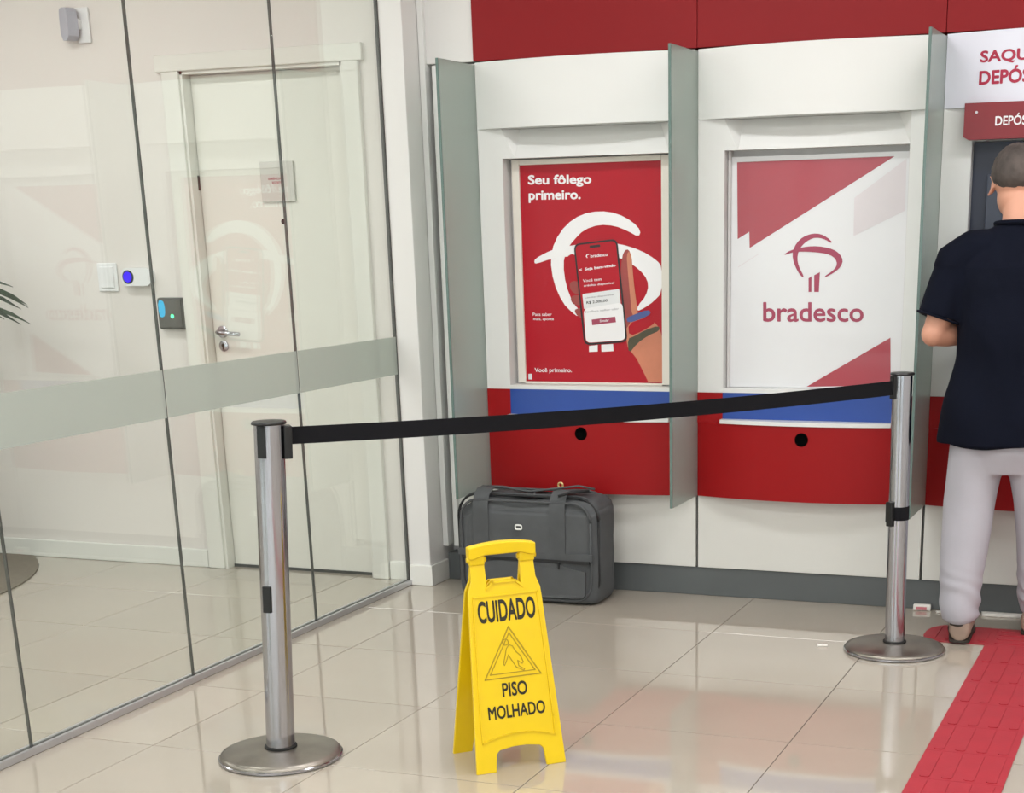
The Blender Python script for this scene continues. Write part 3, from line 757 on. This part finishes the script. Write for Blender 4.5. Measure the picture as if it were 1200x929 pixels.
# piping around the front and the rear faces
def rr_path(hx, z0, z1, r, yfn, n=7):
    out = []
    for cx_, cz_, a in ((hx - r, z1 - r, 0), (-hx + r, z1 - r, 90), (-hx + r, z0 + r, 180), (hx - r, z0 + r, 270)):
        for k in range(n + 1):
            t_ = math.radians(a + 90 * k / n); x, z = cx_ + r * math.cos(t_), cz_ + r * math.sin(t_); out.append((x, yfn(x, z), z))
    out.append(out[0]); return out
bm = bmesh.new(); tube(bm, rr_path(.283, .018, .412, .075, lambda x, z: fy(x, z) + .006), .0055, 8)
obj('piping', bm, M['bag2'], bag, True)
for yy, mm in ((-.085, 'zip'), (-.072, 'bag2'), (.06, 'bag2')):
    bm = bmesh.new(); tube(bm, rr_path(.307, .012, .434 - (.004 if mm == 'zip' else 0), .09, lambda x, z, yy=yy: yy), .0045, 8)
    obj('zipper_line' if mm == 'zip' else 'piping', bm, M[mm], bag, True)
# pocket with flap
bm = bmesh.new(); prism(bm, smoothpoly([(-.255, .03), (.245, .03), (.262, .05), (.262, .172), (-.262, .172), (-.262, .05)], 1), .012, lambda a, b, c: (a, fy(a, b) - .008 + c, b))
pk = obj('front_pocket', bm, M['bag'], bag)
bm = bmesh.new(); prism(bm, [(-.295, .186), (.295, .186), (.295, .212), (-.295, .212)], .014, lambda a, b, c: (a, fy(a, b) - .0095 + c, b))
obj('pocket_flap', bm, M['bag2'], bag)
obj('pocket_zipper', B(-.280, .280, fy(0, .18) - .0035, fy(0, .18) + .02, .173, .186), M['zip'], bag)
obj('zipper_pull', B(.150, .156, fy(.15, .16) - .016, fy(.15, .16) - .010, .150, .178, bev=.001), M['zip'], bag)
def strap(x, side, name):
    bm = bmesh.new(); rings = []
    pts = []
    for z in np.linspace(.19, .40, 8): pts.append((x, fy(x, z) - .003, z))
    pts += [(x, fy(x, .42) + .016, .432), (x + .004, -.085, .450), (x + (.03 if side > 0 else .002), -.05, .450), (x + (.07 if side > 0 else 0), -.02, .452)]
    for q in pts:
        q = Vector(q)
        rings.append([(q.x - .034, q.y, q.z), (q.x + .034, q.y, q.z), (q.x + .034, q.y + .004, q.z + .004), (q.x - .034, q.y + .004, q.z + .004)])
    loft(bm, rings)
    return obj(name, bm, M['bag2'], bag, True, angle=.8)
strap(-.190, -1, 'strap'); strap(.145, 1, 'strap')
bm = bmesh.new(); tube(bm, [(-.225, -.02, .436), (-.19, -.035, .455), (-.12, -.05, .458), (0, -.055, .444), (.1, -.045, .456), (.20, -.02, .468), (.262, .0, .454)], .009, 8, flat=.5)
obj('carry_handle', bm, M['bag2'], bag, True)
bm = bmesh.new(); tube(bm, [(.155, -.13, .442), (.20, -.10, .456), (.26, -.06, .456)], .006, 8); obj('strap_loop_shadow', bm, M['zip'], bag, True)  # black tube standing in for the shadow of the strap loop
bm = bmesh.new()
for i in range(1):
    tube(bm, [(a, fy(0, .3) - .010, b) for a, b in [( -.018 + .0135 * math.copysign(abs(math.cos(t_)) ** .5, math.cos(t_)), .312 + .0085 * math.copysign(abs(math.sin(t_)) ** .5, math.sin(t_))) for t_ in np.linspace(0, 2 * PI, 25)]], .0034, 8)
obj('badge', bm, M['badge'], bag, True)
bm = bmesh.new(); tube(bm, [(.122 + .010 * math.cos(t_), -.02, .468 + .010 * math.sin(t_)) for t_ in np.linspace(0, 2 * PI, 17)], .0042, 8)
obj('metal_ring', bm, M['brass'], bag, True)

# ================================================================== TACTILE PATH
tp = thing('tactile_paving', 'red rubber tactile paving strip on the floor leading to the man', 'tactile paving', (2.315, .66, 0))
def tact_tile(cut=False, blister=False):
    bm = bmesh.new(); S = .1245
    if cut: prism(bm, [(-S + .05, -S), (S, -S), (S, S), (-S + .05, S), (-S + .012, S - .045), (-S, .02), (-S, -.05), (-S + .012, -S + .04)], .003, lambda a, b, c: (a, b, .0006 + c))
    else: box(bm, -S, S, -S, S, .0006, .0036)
    for k in range(4):
        x = -.09 + k * .06
        pts = [(x - .014, -.105), (x - .008, -.112), (x + .008, -.112), (x + .014, -.105), (x + .014, .105), (x + .008, .112), (x - .008, .112), (x - .014, .105)]
        if cut: pts = [(a, b * .8) for a, b in pts]; pts = [(max(a, -.1), b) for a, b in pts]
        prism(bm, pts, .0022, lambda a, b, c: (a, b, .0036 + c))
    return bm
base_t = obj('tactile_tile', tact_tile(), M['tact'], tp)
k = 0
for j in range(20):
    o = base_t if k == 0 else base_t.copy()
    if k: COL.objects.link(o); o.parent = tp
    o.location = (0, -.093 - j * .25, 0); k += 1
o = obj('tactile_tile', tact_tile(cut=True), M['tact'], tp); o.location = (-.232, .158, 0); 
for j in range(6):
    o = base_t.copy(); COL.objects.link(o); o.parent = tp; o.location = (.0175 + j * .25, .158, 0); o.rotation_euler = (0, 0, PI / 2)

# ================================================================== LITTER
def scrap(name, label, loc, w, d, m, rz=0, h=.004, cat='litter'):
    bm = bmesh.new(); box(bm, -w / 2, w / 2, -d / 2, d / 2, 0.0003, h)
    bmesh.ops.subdivide_edges(bm, edges=bm.edges, cuts=3, use_grid_fill=True)
    for v in bm.verts:
        if v.co.z > .001: v.co.z += abs(noise.noise(v.co * 90 + Vector(loc))) * h * 1.5
        v.co.x += noise.noise(v.co * 60) * w * .12
    o = obj(name, bm, m, None, True); o.location = loc; o.rotation_euler = (0, 0, rz)
    return tag(o, label, cat)
scrap('paper_scrap', 'small white paper scrap lying on the tiles left of the right post', (1.640, .52, 0), .038, .022, M['paper'], .3)
t = thing('paper_scrap', 'crumpled pink and white wrapper by the grey plinth, behind the right post', 'litter', (1.885, 1.170, 0), .1)
obj('wrapper', B(-.034, .034, -.012, .012, .0005, .024, bev=.004), M['paper'], t); obj('pink_print', B(-.022, .018, -.0135, -.0122, .004, .016), M['pink'], t)
scrap('paper_scrap', 'tiny white crumb beside the pink wrapper at the foot of the plinth', (1.962, 1.155, 0), .04, .02, M['paper'], .4)
scrap('paper_slip', 'white paper slip lying flat against the plinth between the man\'s legs', (2.195, 1.160, 0), .15, .05, M['paper'], 0, .006)

# ================================================================== WALL DEVICES
t = thing('motion_sensor', 'white motion sensor on a bracket high on the wall above the switch', 'sensor', (-1.735, BY, 2.30))
obj('mount_plate', B(-.030, .036, -.012, -.0005, -.072, .066, bev=.004), M['device'], t)
bm = bmesh.new(); prism(bm, smoothpoly([(-.045, -.062), (.030, -.062), (.038, 0), (.030, .062), (-.030, .066), (-.045, .05)], 1), .045, lambda a, b, c: (a - .055 * 0, -.062 + c, b))
bmesh.ops.rotate(bm, cent=(0, 0, 0), matrix=Matrix.Rotation(-.5, 3, 'Z'), verts=bm.verts); bmesh.ops.translate(bm, vec=(-.024, -.004, 0), verts=bm.verts)
obj('sensor_head', bm, M['devgrey'], t, True, angle=.6)
obj('swivel', B(-.03, 0, -.035, -.008, -.02, .02, bev=.005), M['device'], t)
t = thing('light_switch', 'white square switch plate on the wall left of the blue-eyed sensor', 'switch', (-1.752, BY, 1.280))
obj('plate', B(-.052, .052, -.009, -.0005, -.060, .060, bev=.003), M['device'], t)
obj('rocker', B(-.036, .036, -.015, -.008, -.045, .045, bev=.003), M['device'], t)
t = thing('exit_sensor', 'white touchless exit button with a glowing blue eye, above the card reader', 'exit button', (-1.575, BY, 1.279))
bm = bmesh.new(); prism(bm, rrect([(-.085, -.036), (.070, -.036), (.070, .040), (-.085, .040)], .034, 6), .034, lambda a, b, c: (a, -.0345 + c, b))
obj('housing', bm, M['device'], t, True, angle=.6)
obj('blue_eye', hz(lathe(bmesh.new(), [(.029, 0), (.029, .003), (.024, .005)], 28), -.048, .002, -.0335), M['black'], t)
obj('eye_glow', hz(lathe(bmesh.new(), [(.022, 0), (.022, .001)], 28), -.048, .002, -.0386), M['led_blue'], t)
t = thing('card_reader', 'square dark metal access reader with cyan display left of the door', 'access reader', (-1.425, BY, 1.127))
obj('housing', B(-.066, .066, -.030, -.0005, -.068, .066, bev=.010, seg=3), M['gasket'], t, True, angle=.7)
fc = obj('face', B(-.060, .060, -.034, -.029, -.062, .060, bev=.004), M['reader'], t)
bm = bmesh.new(); prism(bm, smoothpoly([(-.056, .054), (-.030, .056), (-.022, .03), (-.024, -.008), (-.040, -.018), (-.056, -.01)], 1), .001, lambda a, b, c: (a, -.035 + c, b))
obj('display', bm, M['led_cyan'], fc)
obj('green_led', hz(lathe(bmesh.new(), [(.009, 0), (.008, .002)], 16), .012, -.012, -.034), M['led_green'], fc)

# ================================================================== MAT AND PALM
cxm, cym, rm = -3.18, .11, 1.29
pts = [(cxm + rm * math.cos(a), min(cym + rm * math.sin(a), BY - .018)) for a in np.linspace(0, 2 * PI, 72, endpoint=False)]
o = obj('round_mat', prism(bmesh.new(), pts, .005, lambda a, b, c: (a, b, .0005 + c)), M['mat'])
tag(o, 'dark grey-brown rounded mat on the floor against the wall behind the glass', 'mat')
pm = thing('potted_palm', 'dark green palm with narrow leaves behind the glass at the left edge', 'plant', (-2.62, .55, .0056))
obj('pot', lathe(bmesh.new(), [(.12, 0), (.13, .01), (.17, .36), (.18, .38), (.165, .38), (.155, .34)], 40), M['pot'], pm, True, angle=.7)
obj('soil', lathe(bmesh.new(), [(.150, .330), (.151, .345), (.06, .352)], 32), M['soil'], pm)
def frond(az, L_, z1, droop, n=15, seed=0):
    rnd = random.Random(seed); bm = bmesh.new(); st = []
    for i in range(n + 1):
        u = i / n; r = L_ * (u ** 1.25); z = .33 + (z1 - .33) * math.sin(min(u * 1.25, 1.0) * PI / 2) - droop * max(0, u - .6) ** 1.5
        st.append(Vector((r * math.cos(az), r * math.sin(az), z)))
    tube(bm, st, [.006 * (1 - .75 * i / n) for i in range(n + 1)], 6)
    for i in range(5, n + 1):
        p0 = st[i]; tdir = (st[i] - st[i - 1]).normalized(); sd = tdir.cross(Vector((0, 0, 1))).normalized()
        for s_ in (-1, 1):
            ln = .26 * (1 - .45 * abs(i / n - .55)) * rnd.uniform(.85, 1.1)
            dr = (tdir * .9 + sd * s_ * .75 + Vector((0, 0, rnd.uniform(-.15, .15)))).normalized()
            wv = (dr.cross(Vector((0, 0, 1))).normalized() * .6 + dr.cross(dr.cross(Vector((0, 0, 1)))).normalized() * .8) * .013
            q = [p0 + dr * ln * k + Vector((0, 0, -.10 * k * k * ln * 3)) for k in (0, .35, .7, 1)]
            vv = []
            for kk, (pt, ww) in enumerate(zip(q, (.4, 1, .8, .08))):
                vv.append((bm.verts.new(pt - wv * ww), bm.verts.new(pt + Vector((0, 0, .0012)) ), bm.verts.new(pt + wv * ww), bm.verts.new(pt - Vector((0, 0, .0022)))))
            for a, b in zip(vv, vv[1:]):
                for m_ in range(4): bm.faces.new((a[m_], a[(m_ + 1) % 4], b[(m_ + 1) % 4], b[m_]))
    return bm
for k_, (az, L_, z1, dr) in enumerate(((.10, .61, 1.31, .20), (.02, .58, 1.24, .2), (.2, .5, 1.3, .2), (-.75, .5, 1.12, .25), (.9, .32, 1.45, .3), (-1.2, .6, 1.3, .3), (2.1, .30, 1.4, .4), (3.1, .6, 1.3, .3), (-2.2, .6, 1.35, .3), (1.6, .18, 1.6, .2), (-1.7, .35, 1.65, .3))):
    obj('frond', frond(az, L_, z1, dr, seed=k_), M['leaf'], pm)

# ================================================================== CEILING LIGHTS
lights = [(x, y) for x in (-3.7, -1.5, .9, 2.9, 4.7) for y in (-.25, -2.2, -4.3, -6.3)]
for n, (x, y) in enumerate(lights):
    t = thing('ceiling_light', 'flat white rectangular ceiling panel light', 'ceiling light', (x, y, CEIL), group='panel lights across the ceiling')
    bm = bmesh.new()
    for a in ((-.62, .62, -.17, -.15), (-.62, .62, .15, .17), (-.62, -.60, -.15, .15), (.60, .62, -.15, .15)): box(bm, a[0], a[1], a[2], a[3], -.025, -.0005)
    obj('frame', bm, M['white'], t); obj('diffuser', B(-.60, .60, -.15, .15, -.012, -.008), M['glow'], t)
    ld = bpy.data.lights.new('lamp', 'AREA'); ld.shape = 'RECTANGLE'; ld.size = 1.18; ld.size_y = .29; ld.energy = LAMP_W; ld.color = LAMP_C
    lo = bpy.data.objects.new('lamp', ld); COL.objects.link(lo); lo.parent = t; lo.location = (0, 0, -.0135)

# ================================================================== PERSON
man = thing('person', 'man seen from behind in navy shirt and light grey trousers at the machine', 'person', (2.21, .80, 0))
def rings_path(pts, n=24):
    """pts: (x, y, z, rx, ry) horizontal rings"""
    return [ellring(x, y, z, rx, ry, n, 2.2) for x, y, z, rx, ry in pts]
def blob(bm, c, r, n=16, rot=None):
    res = bmesh.ops.create_uvsphere(bm, u_segments=n * 2, v_segments=n, radius=1)
    mtx = Matrix.Translation(Vector(c)) @ (rot.to_4x4() if rot else Matrix()) @ Matrix.Diagonal((r[0], r[1], r[2], 1))
    bmesh.ops.transform(bm, matrix=mtx, verts=res['verts'])
# local coordinates, he faces +y
bm = bmesh.new()
loft(bm, rings_path([(0, .0, .74, .165, .115), (0, 0, .86, .172, .12), (0, .0, 1.0, .155, .108), (0, .01, 1.15, .172, .115), (0, .015, 1.27, .185, .112), (0, .015, 1.34, .165, .095), (0, .02, 1.39, .10, .07), (-.004, .028, 1.42, .062, .062), (-.006, .045, 1.48, .060, .064), (-.008, .065, 1.53, .06, .07)], 28))
LEGS = {-1: ((-.095, 0, .78), (-.112, -.010, .42), (-.112, -.055, .085)), 1: ((.095, 0, .78), (.115, .04, .42), (.125, .13, .085))}
for s_, (h, k, a) in LEGS.items():
    tube(bm, [h, Vector(h).lerp(Vector(k), .5), k, Vector(k).lerp(Vector(a), .35), a, (a[0], a[1], .05)], [.095, .075, .056, .055, .036, .036], 20)
    tube(bm, [(a[0], a[1] - .03, .05), (a[0] + s_ * .01, a[1] + .08, .045), (a[0] + s_ * .02, a[1] + .16, .038)], [.038, .042, .034], 14)
ARMS = {-1: ((-.185, .005, 1.335), (-.268, -.03, 1.075), (-.135, .125, 1.06)), 1: ((.185, .01, 1.335), (.262, -.01, 1.08), (.11, .13, 1.06))}
for s_, (sh, el, wr) in ARMS.items():
    sh, el, wr = Vector(sh), Vector(el), Vector(wr)
    tube(bm, [sh - Vector((s_ * .05, 0, 0)), sh, sh.lerp(el, .5), el], [.05, .056, .048, .041], 18)
    blob(bm, el, (.043, .043, .043), 8)
    tube(bm, [el, el.lerp(wr, .3), wr], [.041, .042, .027], 18)
    f = (wr - el).normalized(); up = Vector((0, 0, 1)); sd = f.cross(up).normalized()
    pc = wr + f * .05
    R3 = Matrix((sd, f, sd.cross(f))).transposed()
    blob(bm, pc, (.041, .055, .016), 10, R3)
    for q in range(4):
        off = (q - 1.5) * .021; ln = (.066, .076, .07, .056)[q]
        b0 = pc + f * .040 + sd * off * .9; b1_ = b0 + f * ln * .45 + Vector((0, 0, -.006)); b2_ = b1_ + f * ln * .35 + Vector((0, 0, -.018)); b3_ = b2_ + f * ln * .15 + Vector((0, 0, -.018))
        tube(bm, [b0 - f * .02, b0, b1_, b2_, b3_], [.009, .0095, .009, .008, .0065], 10)
    b0 = pc - f * .02 - sd * s_ * .030; dr = (f * .6 - sd * s_ * .75 + Vector((0, 0, -.2))).normalized()
    tube(bm, [b0, b0 + dr * .03, b0 + dr * .045 + f * .015, b0 + dr * .05 + f * .035], [.013, .0115, .010, .008], 10)
# head, bowed towards the keypad
HC = Vector((-.030, .075, 1.560)); RH = Matrix.Rotation(-.42, 3, 'X')
def hp(x, y, z): return HC + RH @ Vector((x, y, z))
blob(bm, hp(0, -.012, .022), (.077, .094, .088), 20, RH)
blob(bm, hp(0, .012, -.045), (.062, .074, .068), 16, RH)
blob(bm, hp(0, .055, -.082), (.036, .030, .026), 12, RH)
tube(bm, [hp(0, .080, .022), hp(0, .093, -.002), hp(0, .108, -.026), hp(0, .092, -.036)], [.008, .010, .014, .010], 12)
for s_ in (-1, 1):
    blob(bm, hp(s_ * .013, .088, -.030), (.008, .010, .007), 8, RH)
    blob(bm, hp(s_ * .045, .060, -.020), (.022, .020, .020), 10, RH)
    tube(bm, [hp(s_ * .048, .072, .026), hp(s_ * .030, .084, .032), hp(s_ * .014, .086, .026)], [.004, .007, .005], 8)
    # ear: rim and lobe
    er = [hp(s_ * (.077 + .012 * math.sin(t_) ** 2), -.004 - .020 * math.cos(t_) * .9, -.008 + .034 * math.sin(t_)) for t_ in np.linspace(-1.7, 3.6, 14)]
    tube(bm, er, [.0042] * 14, 8)
    blob(bm, hp(s_ * .078, -.002, -.010), (.006, .018, .028), 8, RH)
tube(bm, [hp(-.022, .083, -.056), hp(0, .092, -.054), hp(.022, .083, -.056)], [.004, .007, .004], 8)
tube(bm, [hp(-.020, .082, -.064), hp(0, .090, -.065), hp(.020, .082, -.064)], [.004, .007, .004], 8)
remeshed('body', bm, M['skin'], man, .0055, 3)
for s_ in (-1, 1):
    bm = bmesh.new(); blob(bm, hp(s_ * .031, .0715, .008), (.0125, .0125, .0095), 10, RH); obj('eye', bm, M['eye'], man, True)
    bm = bmesh.new(); blob(bm, hp(s_ * .031, .0812, .007), (.0052, .0035, .0052), 8, RH); obj('pupil', bm, M['black'], man, True)
    bm = bmesh.new(); tube(bm, [hp(s_ * .050, .076, .034), hp(s_ * .034, .088, .040), hp(s_ * .016, .092, .035)], [.002, .0042, .003], 8); obj('eyebrow', bm, M['hair'], man, True)
# hair: close crop over crown, sides and nape
bm = bmesh.new(); res = bmesh.ops.create_uvsphere(bm, u_segments=72, v_segments=48, radius=1)
zb_y = (-1.0, -.5, -.12, .12, .28, .42, 1.0); zb_z = (-1.06, -1.0, -.52, -.10, .05, .42, .52)
for v in bm.verts:
    d_ = v.co.copy(); zb = float(np.interp(d_.y, zb_y, zb_z)) + (.12 * abs(d_.x) if d_.y < -.3 else 0)
    f_ = max(0.0, min(1.0, (d_.z - zb) / .55)); f_ = f_ * f_ * (3 - 2 * f_)
    nz = noise.noise(d_ * 9) * .0022 + noise.noise(d_ * 30) * .0018
    th = (.0085 + .007 * max(0, d_.z) + nz * 1.5) * f_ - .006 * (1 - f_)
    v.co = hp(d_.x * (.077 + th), -.012 + d_.y * (.094 + th), .022 + d_.z * (.088 + th))
hr = obj('hair', bm, M['hair'], man, True)
# shirt
bm = bmesh.new()
loft(bm, rings_path([(.008, .0, .700, .255, .160), (.006, 0, .74, .248, .160), (.004, 0, .80, .235, .158), (0, .0, .90, .208, .150), (0, .0, 1.0, .195, .142), (0, .005, 1.12, .202, .142), (0, .01, 1.23, .212, .135), (0, .012, 1.31, .200, .118), (0, .015, 1.36, .160, .095), (-.002, .02, 1.395, .115, .080), (-.004, .028, 1.428, .078, .072), (-.004, .034, 1.438, .070, .070)], 36))
for s_, (sh, el, wr) in ARMS.items():
    sh, el = Vector(sh), Vector(el)
    tube(bm, [sh + Vector((-s_ * .10, 0, .010)), sh + Vector((-s_ * .03, 0, .005)), sh + Vector((s_ * .018, 0, -.02)), sh.lerp(el, .45) + Vector((s_ * .006, 0, 0)), sh.lerp(el, .82) + Vector((0, 0, 0))], [.070, .074, .080, .078, .080], 24, flat=1.0)
def folds(c):
    n_ = noise.noise(Vector((c.x * 5 + c.z * 5, c.y * 5, c.z * 2.2 - c.x * 3))) * .016 + noise.noise(Vector((c.x * 14 + 3, c.y * 12, c.z * 6))) * .004
    return n_ * (1.0 if c.z < 1.3 else .45)
shirt = remeshed('shirt', bm, M['shirt'], man, .0085, 5, folds)
bm = bmesh.new(); tube(bm, [(.082 * math.cos(t_) - .004, .030 + .078 * math.sin(t_), 1.432 + .006 * math.sin(t_) * -1) for t_ in np.linspace(0, 2 * PI, 41)], .008, 8)
obj('collar', bm, M['shirt'], shirt, True)
for s_ in (-1,):
    sh, el, wr = [Vector(q) for q in ARMS[-1]]
    c_ = sh.lerp(el, .80); ax = (el - sh).normalized(); a_ = ax.cross(Vector((0, 1, 0))).normalized(); b_ = ax.cross(a_)
    bm = bmesh.new(); tube(bm, [c_ + a_ * .0795 * math.cos(t_) + b_ * .0795 * math.sin(t_) for t_ in np.linspace(0, 2 * PI, 33)], .004, 6)
    obj('sleeve_hem', bm, M['shirt'], shirt, True)
# trousers
bm = bmesh.new()
loft(bm, rings_path([(0, 0, .60, .13, .10), (0, 0, .68, .195, .130), (0, 0, .78, .198, .135), (0, 0, .88, .185, .128), (0, 0, .95, .175, .122)], 32))
def leg_rings(pts): return [ellring(x, y, z, rx, ry, 28, 2.1) for x, y, z, rx, ry in pts]
loft(bm, leg_rings([(-.122, -.052, .078, .062, .072), (-.118, -.052, .095, .067, .080), (-.118, -.052, .13, .070, .086), (-.122, -.050, .22, .074, .086), (-.122, -.035, .36, .082, .088), (-.118, -.015, .50, .092, .098), (-.105, -.005, .62, .098, .112), (-.096, 0, .72, .100, .125)]))
loft(bm, leg_rings([(.130, .125, .078, .062, .072), (.128, .12, .11, .069, .084), (.122, .10, .22, .076, .088), (.122, .07, .36, .084, .092), (.116, .04, .50, .090, .102), (.100, .015, .62, .094, .114), (.090, 0, .72, .100, .125)]))
def pfolds(c):
    n_ = noise.noise(Vector((c.x * 6, c.y * 6 + 9, c.z * 3 + c.x * 4))) * .013
    if c.z < .30: n_ += math.sin(c.z * 95 + c.x * 30 + noise.noise(c * 8) * 5) * .0065 * (1 - c.z / .30)
    return n_
remeshed('trousers', bm, M['pants'], man, .0085, 3, pfolds)
# shoes
for s_, (h, k, a) in LEGS.items():
    ax_, ay_ = a[0] + s_ * .0 - (.004 if s_ < 0 else 0), a[1]
    bm = bmesh.new()
    prof = [(-.074, .020, .050), (-.070, .032, .062), (-.052, .041, .070), (.0, .042, .076), (.07, .044, .066), (.13, .049, .050), (.18, .044, .036), (.205, .026, .026)]
    rings = []
    for y, hw, top in prof:
        ring = []
        for q in range(20):
            t_ = 2 * PI * q / 20; cc, ss = math.cos(t_), math.sin(t_)
            ring.append((ax_ + s_ * y * .10 + hw * math.copysign(abs(cc) ** .8, cc), ay_ + y, .014 + (top) * (.5 + .5 * math.copysign(abs(ss) ** .8, ss)) * 1.25))
        rings.append(ring)
    loft(bm, rings)
    sh_ = obj('shoe', bm, M['shoe'], man, True)
    md = sh_.modifiers.new('soft', 'SUBSURF'); md.levels = 1; md.render_levels = 1
    zt = .0065 
    bm = bmesh.new(); sp = [(-.072, .020), (-.062, .034), (-.02, .039), (.06, .043), (.13, .051), (.185, .046), (.208, .028)]
    out = [(ax_ + s_ * y * .10 + hw, ay_ + y) for y, hw in sp] + [(ax_ + s_ * y * .10 - hw, ay_ + y) for y, hw in sp[::-1]]
    prism(bm, out, .014, lambda a, b, c: (a, b, zt + c * .75)); obj('sole', bm, M['sole'], sh_)
    bm = bmesh.new(); tube(bm, [(ax_ - .028, ay_ - .066, .074), (ax_, ay_ - .0745, .070), (ax_ + .028, ay_ - .066, .074)], .004, 8); obj('heel_collar', bm, M['sole'], sh_, True)
